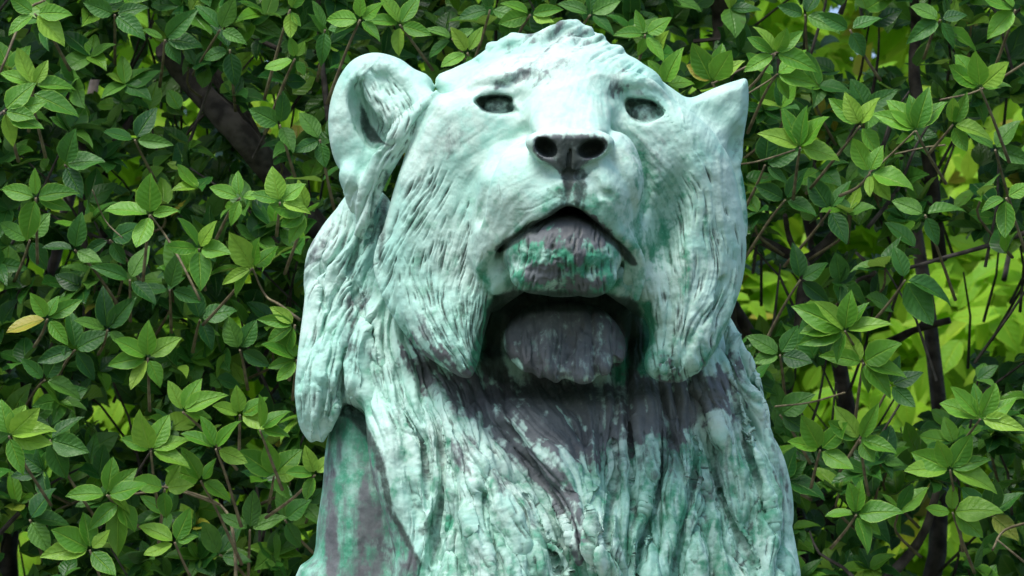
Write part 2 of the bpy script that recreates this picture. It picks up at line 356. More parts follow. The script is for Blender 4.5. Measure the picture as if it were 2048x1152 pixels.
# right ear
EAR_R = [(1366, 206), (1392, 193), (1420, 180), (1450, 168), (1476, 160), (1494, 157), (1498, 190), (1496, 225), (1490, 260), (1486, 290), (1484, 322), (1464, 336), (1420, 300), (1380, 250)]
pillow(EAR_R, lambda X, Y: -80 - (X - 1400) * .3 + 0 * Y, 52, 22, k=14)
stube([(1492, 235, 0), (1468, 262, 0), (1445, 290, 0)], [8, 9, 5], k=8, mode='cut')
E(1474, 292, -60, 20, 42, 30, rot=(0, 0, 14), k=12, mode='cut')
pillow([(1440, 300), (1478, 330), (1492, 400), (1494, 470), (1470, 480), (1440, 400)], -110, 40, 20, k=10)

for pts_, r_, k_ in [([(1222, 262, 0), (1258, 278, 0), (1288, 330, 0), (1292, 395, 0), (1276, 455, 0)], [4, 11, 15, 15, 6], 14), ([(1046, 262, 0), (1000, 310, 0), (972, 370, 0), (958, 440, 0)], [3, 7, 9, 5], 26),
                     ([(1345, 600, 0), (1338, 680, 0), (1318, 752, 0)], [4, 8, 6], 7), ([(1404, 630, 0), (1372, 700, 0), (1345, 756, 0)], [4, 8, 7], 7), ([(1372, 640, 0), (1356, 700, 0), (1334, 752, 0)], [2, 5, 5], 6),
                     ([(905, 600, 0), (920, 670, 0), (938, 742, 0)], [3, 6, 5], 7), ([(846, 620, 0), (890, 690, 0), (925, 738, 0)], [3, 6, 5], 7), ([(880, 590, 0), (902, 660, 0), (928, 725, 0)], [2, 5, 4], 6),
                     ([(628, 740, 0), (618, 800, 0), (616, 858, 0)], [2, 6, 6], 7), ([(648, 760, 0), (642, 810, 0), (636, 866, 0)], [2, 6, 7], 7), ([(664, 780, 0), (658, 820, 0), (650, 856, 0)], [2, 5, 6], 6),
                     ([(712, 150, 0), (726, 190, 0), (742, 240, 0), (764, 282, 0)], [3, 8, 12, 12], 8), ([(740, 140, 0), (768, 175, 0), (792, 215, 0)], [3, 7, 4], 8), ([(1138, 345, 0), (1137, 375, 0), (1136, 402, 0)], [5, 8, 10], 10),
                     ([(1085, 330, 0), (1110, 345, 0), (1128, 352, 0)], [3, 6, 6], 10), ([(1188, 328, 0), (1166, 344, 0), (1148, 352, 0)], [3, 6, 6], 10), ([(1190, 360, 0), (1200, 385, 0), (1222, 392, 0)], [2, 7, 3], 12)]:
    stube(pts_, r_, k=k_, mode='cut')
stube([(946, 196, 2), (962, 184, 2), (990, 180, 2), (1024, 186, 0)], [4, 6, 6, 4], k=8); stube([(948, 212, 0), (976, 234, 0), (1010, 237, 0), (1036, 230, 0)], [3, 5, 5, 3], k=8)
stube([(1250, 190, 2), (1284, 187, 2), (1312, 196, 2), (1332, 218, 0)], [4, 6, 6, 4], k=8)

# --- surface nets
def surface_nets(F):
    s = F < 0
    c = np.zeros(tuple(n - 1 for n in F.shape), np.uint8)
    for dx in (0, 1):
        for dy in (0, 1):
            for dz in (0, 1):
                c += s[dx:F.shape[0] - 1 + dx, dy:F.shape[1] - 1 + dy, dz:F.shape[2] - 1 + dz]
    act = np.argwhere((c > 0) & (c < 8)).astype(np.int32)
    idx = np.full(c.shape, -1, np.int32); idx[tuple(act.T)] = np.arange(len(act))
    acc = np.zeros((len(act), 3)); cnt = np.zeros(len(act))
    cor = [(i, j, k) for i in (0, 1) for j in (0, 1) for k in (0, 1)]
    val = {q: F[act[:, 0] + q[0], act[:, 1] + q[1], act[:, 2] + q[2]] for q in cor}
    for q in cor:
        for a in range(3):
            if q[a]: continue
            p = list(q); p[a] = 1; p = tuple(p)
            v0, v1 = val[q], val[p]; m = (v0 < 0) != (v1 < 0)
            t = np.where(m, v0 / np.where(m, v0 - v1, 1), 0)
            pt = np.array(q, float)[None] + np.zeros((len(act), 3)); pt[:, a] += t
            acc += pt * m[:, None]; cnt += m
    verts = act + acc / cnt[:, None]
    faces = []
    for a in range(3):
        b, d = (a + 1) % 3, (a + 2) % 3
        lo = [slice(1, -1)] * 3; hi = [slice(1, -1)] * 3
        lo[a] = slice(0, -1); hi[a] = slice(1, None)
        s0, s1 = s[tuple(lo)], s[tuple(hi)]
        g = np.argwhere(s0 != s1); off = np.ones(3, int); off[a] = 0
        inside = s0[tuple(g.T)]
        g = g + off
        def cell(db, dd):
            h = g.copy(); h[:, b] -= db; h[:, d] -= dd
            return idx[tuple(h.T)]
        q = np.stack([cell(1, 1), cell(0, 1), cell(0, 0), cell(1, 0)], 1)
        q[~inside] = q[~inside][:, ::-1]
        faces.append(q)
    return verts, np.vstack(faces)
FIELD[0] = FIELD[-1] = 5; FIELD[:, 0] = FIELD[:, -1] = 5; FIELD[:, :, 0] = FIELD[:, :, -1] = 5
vt, fc = surface_nets(FIELD)
vt = vt * VOX + np.array([GX[0], GY[0], GW[0]])
del FIELD

def normals(v, f):
    a = v[f[:, 2]] - v[f[:, 0]]; b = v[f[:, 3]] - v[f[:, 1]]
    n = np.cross(a, b); out = np.zeros_like(v)
    for i in range(4):
        for c in range(3): out[:, c] += np.bincount(f[:, i], n[:, c], len(v))
    return out / (np.linalg.norm(out, axis=1, keepdims=True) + 1e-9)
def relax(v, f, lam):
    acc = np.zeros_like(v); cnt = np.zeros(len(v))
    for i in range(4):
        j = f[:, (i + 1) % 4]
        for c in range(3):
            acc[:, c] += np.bincount(f[:, i], v[j, c], len(v)) + np.bincount(j, v[f[:, i], c], len(v))
        cnt += np.bincount(f[:, i], minlength=len(v)) + np.bincount(j, minlength=len(v))
    return v + lam * (acc / np.maximum(cnt, 1)[:, None] - v)
def subdivide(v, f):
    e = np.sort(np.stack([f, np.roll(f, -1, 1)], 2).reshape(-1, 2), 1)
    key = e[:, 0].astype(np.int64) * len(v) + e[:, 1]
    u, inv = np.unique(key, return_inverse=True); inv = inv.reshape(-1)
    mid = (v[u // len(v)] + v[u % len(v)]) / 2
    cen = v[f].mean(1); nv, ne = len(v), len(u)
    em = inv.reshape(-1, 4) + nv; c = np.arange(len(f)) + nv + ne
    q = np.stack([np.stack([f[:, i], em[:, i], c, em[:, i - 1]], 1) for i in range(4)], 1).reshape(-1, 4)
    return np.vstack([v, mid, cen]), q
vt = relax(vt, fc, .5); vt = relax(vt, fc, .4)
nrm = normals(vt, fc)
orient = np.sum((vt - vt.mean(0)) * nrm)
if orient < 0: fc = fc[:, ::-1].copy()
# refine what faces forward (the back keeps the coarse net)
front = nrm * (1 if orient > 0 else -1)
fsel = (front[fc][:, :, 2].max(1) > .04) & (vt[fc][:, :, 1].min(1) < 1190)
v2, f2 = subdivide(vt, fc[fsel])
base_n = len(vt)
vt = v2; fc = np.vstack([f2, fc[~fsel]])
used = np.zeros(len(vt), bool); used[fc.ravel()] = True
remap = np.cumsum(used) - 1
vt = vt[used]; fc = remap[fc]
nrm = normals(vt, fc)

# ------------------------------------------------------------------ chased fur, folds, patina and painted shade, drawn on plan maps
MX0, MY0, MW, MH = 560, 0, 1060, 1240
mx = np.arange(MW, dtype=np.float32)[None, :] + MX0; my = np.arange(MH, dtype=np.float32)[:, None] + MY0
def softnoise(cx, cy, seed, sx=0, sy=0):
    r = np.random.default_rng(seed); nx_, ny_ = int(MW / cx) + 4, int(MH / cy) + 4
    g = r.random((ny_, nx_)).astype(np.float32)
    u = np.arange(MW) / cx; v = np.arange(MH) / cy
    iu, iv = u.astype(int), v.astype(int); fu, fv = u - iu, v - iv
    fu = fu * fu * (3 - 2 * fu); fv = (fv * fv * (3 - 2 * fv))[:, None]
    a = g[iv][:, iu] * (1 - fu) + g[iv][:, iu + 1] * fu
    b = g[iv + 1][:, iu] * (1 - fu) + g[iv + 1][:, iu + 1] * fu
    return a * (1 - fv) + b * fv
def fbm(c, seed, o=4, ay_=1.):
    t = 0; w = 0
    for i in range(o):
        t = t + softnoise(c / 2 ** i, c * ay_ / 2 ** i, seed + i) * .55 ** i; w += .55 ** i
    return t / w
def zone(poly, soft, smooth=True):
    p = np.array(poly, float)
    if smooth: p = smooth_closed(p)
    out = np.zeros((MH, MW), np.float32)
    lo = np.maximum((p.min(0) - soft - [MX0, MY0]).astype(int), 0); hi = np.minimum((p.max(0) + soft - [MX0, MY0]).astype(int) + 1, [MW, MH])
    X, Y = mx[:, lo[0]:hi[0]:2], my[lo[1]:hi[1]:2]
    d = poly_sdf(p, X, Y); m = np.clip(.5 - d / (2 * soft), 0, 1); m = m * m * (3 - 2 * m)
    m = np.repeat(np.repeat(m, 2, 0), 2, 1)[:hi[1] - lo[1], :hi[0] - lo[0]]
    out[lo[1]:hi[1], lo[0]:hi[0]] = m
    return out
def blob(x, y, rx, ry, deg=0):
    c, s_ = math.cos(R(deg)), math.sin(R(deg))
    u = ((mx - x) * c + (my - y) * s_) / rx; v = (-(mx - x) * s_ + (my - y) * c) / ry
    return np.exp(-(u * u + v * v)).astype(np.float32)
def stroke(img, pts, w, amp, taper=True):
    pts = smooth_open(np.array(pts, float), 6)
    seg = np.hypot(*np.diff(pts, axis=0).T); t = np.r_[0, np.cumsum(seg)]; L = t[-1]
    n = max(int(L / max(w * .45, 1)), 2); ts = np.linspace(0, L, n)
    xs, ys = np.interp(ts, t, pts[:, 0]), np.interp(ts, t, pts[:, 1])
    for i in range(n):
        k = math.sin(math.pi * (i + .5) / n) ** .6 if taper else 1
        ww = w * (.45 + .55 * k); r = int(ww * 2.2) + 1
        x0, y0 = int(xs[i]) - MX0, int(ys[i]) - MY0
        a0, a1, b0, b1 = max(x0 - r, 0), min(x0 + r + 1, MW), max(y0 - r, 0), min(y0 + r + 1, MH)
        if a0 >= a1 or b0 >= b1: continue
        q = ((mx[:, a0:a1] - xs[i]) ** 2 + (my[b0:b1] - ys[i]) ** 2) / (ww * ww)
        img[b0:b1, a0:a1] = np.maximum(img[b0:b1, a0:a1], amp * k * np.exp(-q))
# direction the fur is combed (degrees, counter-clockwise from right), with the reach of each hint
FLOW = [(850, 300, 62, 60), (820, 420, 62, 60), (900, 430, 55, 60), (880, 500, 60, 60), (930, 540, 72, 50), (960, 600, 84, 40), (940, 670, 86, 40), (880, 620, 118, 50), (850, 640, 130, 50), (800, 560, 100, 50),
        (790, 480, 75, 50), (900, 700, 135, 30), (1000, 420, 100, 50), (1060, 380, 20, 60), (1040, 440, 25, 40), (660, 500, 65, 70), (650, 600, 60, 60), (720, 600, 62, 60), (650, 720, 85, 60), (720, 720, 100, 50),
        (780, 760, 100, 50), (830, 900, 95, 60), (870, 800, 112, 50), (760, 880, 110, 50), (900, 950, 105, 80), (1000, 900, 130, 50), (1080, 960, 128, 50), (1000, 1050, 105, 80), (850, 1080, 80, 60), (1150, 1050, 115, 60),
        (1120, 860, 135, 60), (1200, 900, 110, 60), (1250, 1000, 86, 90), (1260, 850, 90, 60), (1330, 860, 110, 60), (1340, 1000, 82, 80), (1400, 800, 112, 60), (1440, 900, 112, 60), (1480, 740, 108, 60), (1500, 950, 112, 70),
        (1540, 1060, 104, 70), (1400, 1080, 90, 80), (1430, 450, 82, 60), (1400, 540, 84, 60), (1380, 400, 112, 60), (1340, 560, 105, 40), (1330, 660, 100, 40), (1400, 660, 58, 50), (1460, 560, 75, 40), (1430, 620, 62, 40),
        (1300, 700, 88, 30), (1120, 520, 95, 60), (1060, 540, 75, 40), (1190, 540, 105, 40), (1130, 690, 92, 80), (1000, 250, 15, 80), (1130, 200, 88, 80), (1270, 280, 140, 60), (1140, 100, 20, 80), (760, 200, 130, 60),
        (700, 250, 85, 50), (690, 130, 40, 50), (780, 300, 50, 40), (745, 400, 80, 40), (1240, 370, 95, 50), (1470, 230, 60, 60), (700, 1000, 92, 120), (650, 1000, 94, 60)]
vx = np.zeros((MH // 4, MW // 4), np.float32); vy = vx.copy()
for x, y, a, r in FLOW:
    g = np.exp(-((mx[:, ::4][:, :MW // 4] - x) ** 2 + (my[::4][:MH // 4] - y) ** 2) / (2 * r * r)) + 1e-9
    vx += g * math.cos(R(2 * a)); vy += g * math.sin(R(2 * a))
ang = np.repeat(np.repeat(np.arctan2(vy, vx) / 2, 4, 0), 4, 1)
ang = ang + (fbm(70, 91, 2) - .5) * .75
dxm, dym = np.cos(ang), -np.sin(ang)
def lic(src, L, step):
    acc = src.copy(); n = 1
    for sg in (1, -1):
        px = np.broadcast_to(mx - MX0, (MH, MW)).astype(np.float32).copy(); py = np.broadcast_to(my - MY0, (MH, MW)).astype(np.float32).copy()
        ux, uy = dxm * sg, dym * sg
        for i in range(L):
            px += ux * step; py += uy * step
            xi = np.clip(px, 0, MW - 1).astype(np.int32); yi = np.clip(py, 0, MH - 1).astype(np.int32)
            acc += src[yi, xi]; n += 1
            nx_, ny_ = dxm[yi, xi], dym[yi, xi]
            sgn = np.where(nx_ * ux + ny_ * uy < 0, -1, 1)
            ux, uy = nx_ * sgn, ny_ * sgn
    acc /= n
    return (acc - acc.mean()) / acc.std()
fur_fine = lic(softnoise(4, 4, 11), 8, 3.)
fur_mid = lic(softnoise(9, 9, 21), 10, 5.)
fur_big = lic(softnoise(20, 20, 31), 9, 11.)
lock_a = lic(softnoise(38, 38, 131), 12, 15.); lock_b = lic(softnoise(17, 17, 141), 12, 9.); lock_c = lic(softnoise(8, 8, 151), 10, 6.)
crest = lambda l: np.minimum(np.abs(l), 1.6) ** .62
gully = lambda l, w: np.exp(-(l / w) ** 2)

# how strongly the fur is chased, by area
fur = np.full((MH, MW), .10, np.float32)
def put(img, m, v): img += (v - img) * m
put(fur, zone(MANE_L, 30), .26); put(fur, zone(MANE_R, 30), .28)
put(fur, zone([(700, 820), (640, 1000), (600, 1240), (850, 1240), (820, 1080), (780, 1000), (770, 900)], 16), .08)
put(fur, zone(CHEEK_L, 20), .12); put(fur, zone(CHEEK_R, 20), .16)
put(fur, zone([(860, 560), (960, 560), (985, 620), (950, 750), (880, 700)], 40), .3); put(fur, zone([(1310, 560), (1440, 560), (1440, 680), (1380, 760), (1300, 750)], 40), .3); put(fur, blob(930, 260, 110, 90), .05); put(fur, blob(1050, 300, 90, 110), .05)
put(fur, blob(1060, 380, 90, 60), .06); put(fur, blob(1340, 280, 80, 60), .12)
put(fur, blob(1130, 530, 130, 70), .12); put(fur, blob(1340, 735, 60, 40), .5); put(fur, blob(1125, 450, 90, 26), .1); put(fur, blob(1130, 700, 120, 70), .75)
put(fur, blob(760, 190, 60, 60), .45); put(fur, blob(1330, 450, 50, 90), .25)
put(fur, blob(1120, 800, 160, 50), .12)

cut = np.zeros((MH, MW), np.float32)      # fine incised lines
ridge = np.zeros((MH, MW), np.float32)    # raised strands and lips
def flow_at(x, y):
    xi, yi = int(min(max(x - MX0, 0), MW - 1)), int(min(max(y - MY0, 0), MH - 1)); return dxm[yi, xi], dym[yi, xi]
def comb_lines(poly, n, L, w, amp, img=None):
    p = np.array(poly, float); lo, hi = p.min(0), p.max(0); k = 0; tries = 0
    img = cut if img is None else img
    while k < n and tries < n * 6:
        tries += 1
        x, y = random.uniform(lo[0], hi[0]), random.uniform(lo[1], hi[1])
        if float(poly_sdf(p, np.array([[x]]), np.array([[y]]))[0, 0]) > 0: continue
        k += 1; l = random.uniform(*L); pts = [(x, y)]; ux, uy = flow_at(x, y)
        if uy < 0: ux, uy = -ux, -uy
        for i in range(5):
            x += ux * l / 5; y += uy * l / 5; pts.append((x, y))
            a, b = flow_at(x, y)
            if a * ux + b * uy < 0: a, b = -a, -b
            ux, uy = a, b
        stroke(img, pts, random.uniform(*w), random.uniform(*amp))
comb_lines([(850, 330), (800, 400), (765, 500), (800, 600), (880, 690), (960, 620), (990, 560), (960, 470), (930, 380), (900, 320)], 170, (14, 80), (1.2, 2.7), (.2, 1))
comb_lines([(940, 530), (1000, 580), (970, 640), (950, 730), (910, 720), (900, 600)], 50, (30, 70), (1.6, 2.6), (.5, 1))
comb_lines([(1350, 330), (1440, 330), (1485, 480), (1470, 600), (1380, 740), (1300, 740), (1300, 600), (1330, 500)], 140, (14, 76), (1.2, 2.7), (.2, 1))
comb_lines([(700, 400), (620, 500), (615, 620), (600, 800), (680, 790), (740, 780), (800, 700), (740, 560)], 100, (26, 66), (1.6, 2.8), (.35, .9))
comb_lines([(740, 640), (820, 1100), (860, 1152), (1150, 1160), (1100, 1000), (960, 820), (830, 650)], 170, (20, 56), (1.2, 2.3), (.3, .9))
comb_lines([(1150, 830), (1180, 1170), (1590, 1170), (1530, 800), (1480, 640), (1400, 740), (1300, 800)], 230, (20, 70), (1.2, 2.4), (.3, .9))
comb_lines([(1020, 500), (1060, 440), (1190, 440), (1235, 500), (1220, 580), (1030, 580)], 110, (14, 36), (1.8, 3.2), (.4, 1))
comb_lines([(710, 150), (780, 150), (840, 200), (800, 270), (740, 230)], 60, (18, 46), (1.6, 2.8), (.4, .9))
comb_lines([(860, 210), (790, 280), (740, 400), (720, 480), (760, 470), (780, 340)], 60, (18, 46), (1.6, 2.8), (.4, .9))
comb_lines([(1015, 640), (1030, 720), (1120, 760), (1240, 720), (1235, 640)], 70, (20, 60), (1.5, 2.6), (.3, .7))
# long seams seen on the cast
for pts, w, a in [([(800, 500), (840, 590), (880, 660), (930, 735)], 3, 1), ([(1000, 372), (1003, 392), (998, 410)], 2., .8),
                  ([(870, 560), (880, 610), (910, 680), (940, 720)], 2.6, .9), ([(1030, 425), (1060, 418), (1100, 405), (1125, 385)], 2.4, .5), ([(1325, 530), (1340, 570), (1345, 610)], 2.8, 1),
                  ([(1345, 610), (1350, 660), (1330, 730)], 3.4, .9), ([(850, 800), (880, 870), (885, 960), (876, 1050)], 4, .9), ([(790, 760), (810, 850), (850, 900), (852, 1000)], 4.4, 1),
                  ([(1000, 900), (1040, 960), (1075, 1010), (1085, 1060)], 3, .7), ([(880, 1050), (868, 1100), (862, 1152)], 5, 1), ([(1060, 1080), (1100, 1110), (1130, 1152)], 5, .8),
                  ([(1165, 1000), (1190, 1060), (1195, 1150)], 6, 1), ([(1385, 900), (1378, 980), (1362, 1060), (1340, 1152)], 4.5, 1), ([(1290, 900), (1280, 990), (1262, 1070), (1255, 1152)], 4.5, 1),
                  ([(1440, 760), (1455, 840), (1450, 940), (1470, 1040), (1510, 1140)], 5, 1), ([(1400, 770), (1420, 840), (1425, 900)], 5, .8), ([(1500, 760), (1520, 850), (1545, 960), (1570, 1100)], 4, .8),
                  ([(1190, 1090), (1200, 1152)], 9, .9), ([(640, 470), (650, 500), (640, 560)], 3, .6), ([(1290, 390), (1288, 440), (1278, 480)], 2.6, .8), ([(1283, 300), (1292, 350), (1280, 420)], 2.4, .6),
                  ([(960, 130), (1010, 112), (1060, 110), (1100, 125)], 2.6, .5), ([(935, 155), (990, 125), (1050, 118)], 2.6, .5), ([(1160, 118), (1220, 128), (1275, 160)], 2.6, .5), ([(866, 205), (835, 240), (800, 285)], 3, 1)]:
    stroke(cut, [(x + random.uniform(-5, 5), y + random.uniform(-5, 5)) for x, y in pts], w * .8, a * .6, taper=True)
stroke(ridge, [(1482, 500), (1470, 590), (1430, 680), (1380, 740)], 7, .7)
stroke(ridge, [(975, 135), (1030, 100), (1090, 92), (1150, 100), (1210, 110), (1262, 150)], 6, .6)
stroke(ridge, [(1010, 150), (1050, 140), (1090, 150), (1110, 170)], 6, .5); stroke(ridge, [(1160, 160), (1200, 150), (1240, 160)], 6, .5)

lockw = np.zeros((MH, MW), np.float32)
put(lockw, zone(MANE_L, 36), .72); put(lockw, zone(MANE_R, 36), 1.)
put(lockw, zone([(700, 820), (640, 1000), (600, 1240), (850, 1240), (820, 1080), (780, 1000), (770, 900)], 20), .0)
put(lockw, zone([(1286, 150), (1370, 200), (1200, 300), (900, 300), (860, 200)], 20), .03)
put(lockw, zone([(940, 125), (1020, 60), (1140, 30), (1240, 90), (1290, 150), (1220, 125), (1130, 110), (1020, 110)], 16), .45)
put(lockw, zone(CHEEK_L, 24), .06); put(lockw, zone(CHEEK_R, 24), .08)
put(lockw, zone([(870, 560), (960, 560), (985, 620), (950, 750), (880, 700)], 40), .25); put(lockw, zone([(1320, 560), (1440, 560), (1440, 680), (1380, 760), (1300, 750)], 40), .25)
put(lockw, blob(1130, 530, 130, 80), .0); put(lockw, blob(1130, 785, 170, 60), .3); put(lockw, blob(1130, 690, 130, 90), .3); put(lockw, blob(775, 310, 30, 110, -30), .3)
height = lockw * (crest(lock_a) * 27 + crest(lock_b) * 6.5 + crest(lock_c) * 2.6 - 24) + fur * (fur_fine * 1.3 + fur_mid * 2.4 + fur_big * 4.2) - cut * 5.5 + ridge * 5
height += (fbm(90, 41, 3) - .5) * 9 + (fbm(26, 51, 3) - .5) * (3.5 + fur * 14)
jawm = blob(1126, 525, 105, 62)
bump = lambda c_, sd_: np.abs(fbm(c_, sd_, 2) - .5) * 2
height += jawm * ((.35 - bump(34, 301)) * 9 + (.35 - bump(13, 311)) * 5)
height = height.astype(np.float32)

# patina: bare dark bronze, deep green, grime, cream bloom; shade painted into hollows
wob = fbm(70, 61, 4) - .5; wob2 = fbm(24, 71, 4) - .5
wob3 = fbm(9, 77, 3) - .5; wobf = np.clip(fur_big, -2, 2) * .10 + np.clip(fur_mid, -2, 2) * .22 + np.clip(fur_fine, -2, 2) * .14
def rag(m, k=1.0): return np.clip((m - .5 + (wob * 1.2 + wob2 * 1.1 + wob3 * .8 + wobf) * k) * 1.15 + .5, 0, 1) * np.clip(m * 12, 0, 1)
dark = np.zeros((MH, MW), np.float32); green = dark.copy(); cream = dark.copy()
def paint(img, m, v): np.maximum(img, m * v, out=img)
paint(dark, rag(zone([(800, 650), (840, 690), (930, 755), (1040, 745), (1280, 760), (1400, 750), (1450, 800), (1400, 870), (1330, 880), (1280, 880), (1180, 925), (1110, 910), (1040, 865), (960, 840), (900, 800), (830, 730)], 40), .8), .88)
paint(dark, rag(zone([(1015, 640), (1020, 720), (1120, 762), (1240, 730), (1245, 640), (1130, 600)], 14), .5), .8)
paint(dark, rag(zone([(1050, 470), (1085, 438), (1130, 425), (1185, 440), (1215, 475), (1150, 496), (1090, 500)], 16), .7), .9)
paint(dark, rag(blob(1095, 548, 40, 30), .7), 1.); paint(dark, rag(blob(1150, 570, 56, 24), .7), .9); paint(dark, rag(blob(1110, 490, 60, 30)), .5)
sh = zone([(698, 820), (648, 890), (630, 1040), (590, 1160), (590, 1240), (850, 1240), (820, 1080), (780, 1010), (770, 920), (730, 850)], 12)
stripes = np.clip(softnoise(34, 260, 81) * 1.6 - .4, 0, 1)
paint(dark, sh * .34, 1); paint(green, sh * np.clip(.7 + wob * 1., 0, 1), .8); paint(dark, sh * np.clip(stripes + wob3 * .4 + .1, 0, 1), .66); paint(green, sh * (1 - stripes * .4), .6)
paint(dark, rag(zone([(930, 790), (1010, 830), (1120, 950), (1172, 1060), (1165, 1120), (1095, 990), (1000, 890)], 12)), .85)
paint(dark, rag(zone([(1210, 890), (1300, 880), (1420, 900), (1440, 1000), (1330, 960), (1240, 960)], 26)), .35)
paint(dark, rag(zone([(1530, 830), (1590, 1000), (1590, 1080), (1560, 1060), (1540, 900)], 8)), .4)
paint(dark, rag(blob(860, 660, 36, 26, 40)), .5); paint(dark, rag(blob(1440, 780, 34, 60)), .7); paint(dark, rag(blob(1360, 800, 60, 60)), .8); paint(dark, rag(blob(935, 890, 20, 34)), .5)
for x, y, rx, ry in [(1006, 960, 14, 20), (1045, 975, 9, 8), (1065, 1050, 9, 14), (854, 925, 7, 16), (760, 990, 14, 20), (660, 930, 12, 30), (720, 640, 26, 40), (690, 610, 20, 40), (640, 490, 20, 24), (735, 700, 24, 16)]:
    paint(dark, rag(blob(x, y, rx * 1.4, ry * 1.4)), .38)
paint(green, rag(zone([(1250, 600), (1300, 600), (1310, 680), (1290, 760), (1220, 760), (1230, 640)], 18), .4), .95)
paint(green, rag(zone([(970, 600), (1010, 590), (990, 680), (958, 745), (930, 740), (960, 660)], 10), .5), .85)
paint(green, rag(zone([(1285, 690), (1340, 700), (1420, 690), (1390, 750), (1330, 768), (1290, 755)], 14), .6), .55)
paint(green, rag(zone([(1010, 540), (1050, 500), (1130, 470), (1220, 490), (1245, 560), (1200, 600), (1050, 590)], 12), 1.2), .55)
paint(green, rag(zone([(1090, 380), (1130, 360), (1180, 380), (1260, 450), (1280, 520), (1240, 480), (1180, 430), (1136, 402), (1080, 430)], 14), .6), .6)
paint(green, zone([(1012, 500), (1060, 440), (1190, 440), (1240, 510), (1230, 590), (1020, 590)], 14) * np.clip(.72 + wob2 * 1.2, 0, 1), 1)
paint(green, rag(blob(1336, 445, 60, 110, 12) * .85, 1.2), .6); paint(green, blob(1330, 420, 90, 130) * .42, 1); paint(green, rag(blob(1340, 560, 60, 60)), .35)  # green shade of the hollow between lip and right ruff, painted in
paint(green, rag(zone([(1120, 830), (1200, 860), (1500, 900), (1600, 1180), (1130, 1180), (1150, 1000)], 40), 1.2), .55)
paint(green, rag(zone([(850, 1060), (1000, 1040), (1180, 1100), (1180, 1190), (850, 1190)], 30), 1.2), .5); paint(green, gully(lock_a, .35) * lockw * .55, 1)
paint(green, zone([(960, 380), (1120, 350), (1130, 440), (1000, 500), (940, 700), (760, 560), (790, 420)], 60) * .28, 1)  # shading of muzzle and lower cheeks painted green, left then right
paint(green, zone([(1180, 330), (1290, 330), (1300, 520), (1480, 560), (1400, 760), (1280, 760), (1180, 420)], 50) * .36, 1)
paint(green, rag(blob(760, 320, 24, 60, -30)), .4); paint(green, rag(blob(720, 830, 60, 50)), .5)
paint(cream, rag(zone([(880, 150), (1280, 150), (1340, 260), (1280, 330), (900, 330), (830, 260)], 50)), .5)
paint(cream, rag(blob(1170, 250, 26, 14, -40)), .6); paint(cream, rag(blob(1150, 70, 60, 24)), .4); paint(cream, rag(blob(1180, 180, 90, 40)), .4); paint(cream, fbm(110, 99, 3) ** 2 * 1.2, .6)
paint(cream, rag(zone([(900, 950), (1100, 1000), (1130, 1120), (950, 1120)], 40)), .5)
grime_shade = cut * 1.0
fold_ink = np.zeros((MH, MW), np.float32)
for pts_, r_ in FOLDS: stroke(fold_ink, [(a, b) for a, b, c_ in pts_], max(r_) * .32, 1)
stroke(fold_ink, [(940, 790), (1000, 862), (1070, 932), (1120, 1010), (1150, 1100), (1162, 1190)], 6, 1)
paint(grime_shade, np.clip(fold_ink * 1.1 + (wob2 + wob3) * 1.2 * (fold_ink > .05), 0, 1), .6)
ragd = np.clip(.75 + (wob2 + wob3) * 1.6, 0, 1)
paint(grime_shade, gully(lock_b, .10) * lockw * ragd, .8); paint(grime_shade, gully(lock_a, .05) * lockw * ragd, .85); paint(grime_shade, gully(lock_c, .10) * np.clip(lockw + fur * .5, 0, 1) * ragd, .5)
paint(grime_shade, np.clip(-fur_mid * .5 - .35, 0, 1) * np.clip(fur * 1.25, 0, 1), .75)
paint(grime_shade, np.clip(-fur_fine * .6 - .6, 0, 1) * np.clip(fur * 1.4, 0, 1), .6)
# dark nose leather, then shade painted into nostrils, sockets, mouth and ear
paint(grime_shade, zone([(1080, 276), (1140, 276), (1196, 276), (1205, 298), (1180, 312), (1160, 326), (1150, 350), (1140, 400), (1130, 400), (1122, 350), (1112, 322), (1088, 312), (1072, 292)], 6), .85); paint(dark, zone([(1074, 272), (1140, 268), (1204, 272), (1212, 300), (1180, 324), (1160, 340), (1145, 374), (1128, 374), (1114, 340), (1084, 322), (1066, 300)], 6) * np.clip(1 + wob3 * 1.5, 0, 1), .85)
paint(grime_shade, zone([(1068, 286), (1085, 274), (1108, 282), (1114, 304), (1100, 314), (1078, 304)], 5), 1.); paint(grime_shade, zone([(1160, 284), (1185, 274), (1208, 290), (1200, 308), (1172, 314), (1158, 304)], 5), 1.)  # shade inside the nostrils, painted black
paint(grime_shade, zone([(1000, 752), (1140, 765), (1300, 765), (1330, 800), (1200, 815), (1050, 800)], 26) * .75, 1)  # shadow below the ruff tips and tuft, painted dark
paint(grime_shade, zone([(952, 206), (960, 188), (1000, 184), (1024, 192), (1030, 222), (1000, 228), (966, 226)], 8) * np.clip(.95 - blob(998, 218, 20, 12) * .3 + wob3, 0, 1), .85)  # socket shade painted in, eyeball kept a little lighter
paint(grime_shade, zone([(1252, 196), (1290, 196), (1318, 204), (1328, 224), (1290, 244), (1258, 236)], 8) * np.clip(.95 - blob(1290, 230, 22, 12) * .3 + wob3, 0, 1), .85)
paint(grime_shade, zone([(985, 590), (1130, 580), (1260, 592), (1284, 640), (1290, 700), (1270, 752), (1250, 770), (1256, 700), (1236, 650), (1190, 628), (1060, 628), (1016, 655), (1004, 700), (1020, 765), (962, 745), (968, 690)], 9), .96)  # deep shade under the jaw, painted black around the tuft
paint(grime_shade, zone([(1136, 404), (1090, 428), (1040, 458), (990, 492), (1000, 505), (1050, 478), (1100, 446), (1136, 432), (1175, 448), (1230, 500), (1262, 530), (1275, 525), (1250, 490), (1200, 444)], 5), 1.)  # shade in the gap between lips and chin, painted black
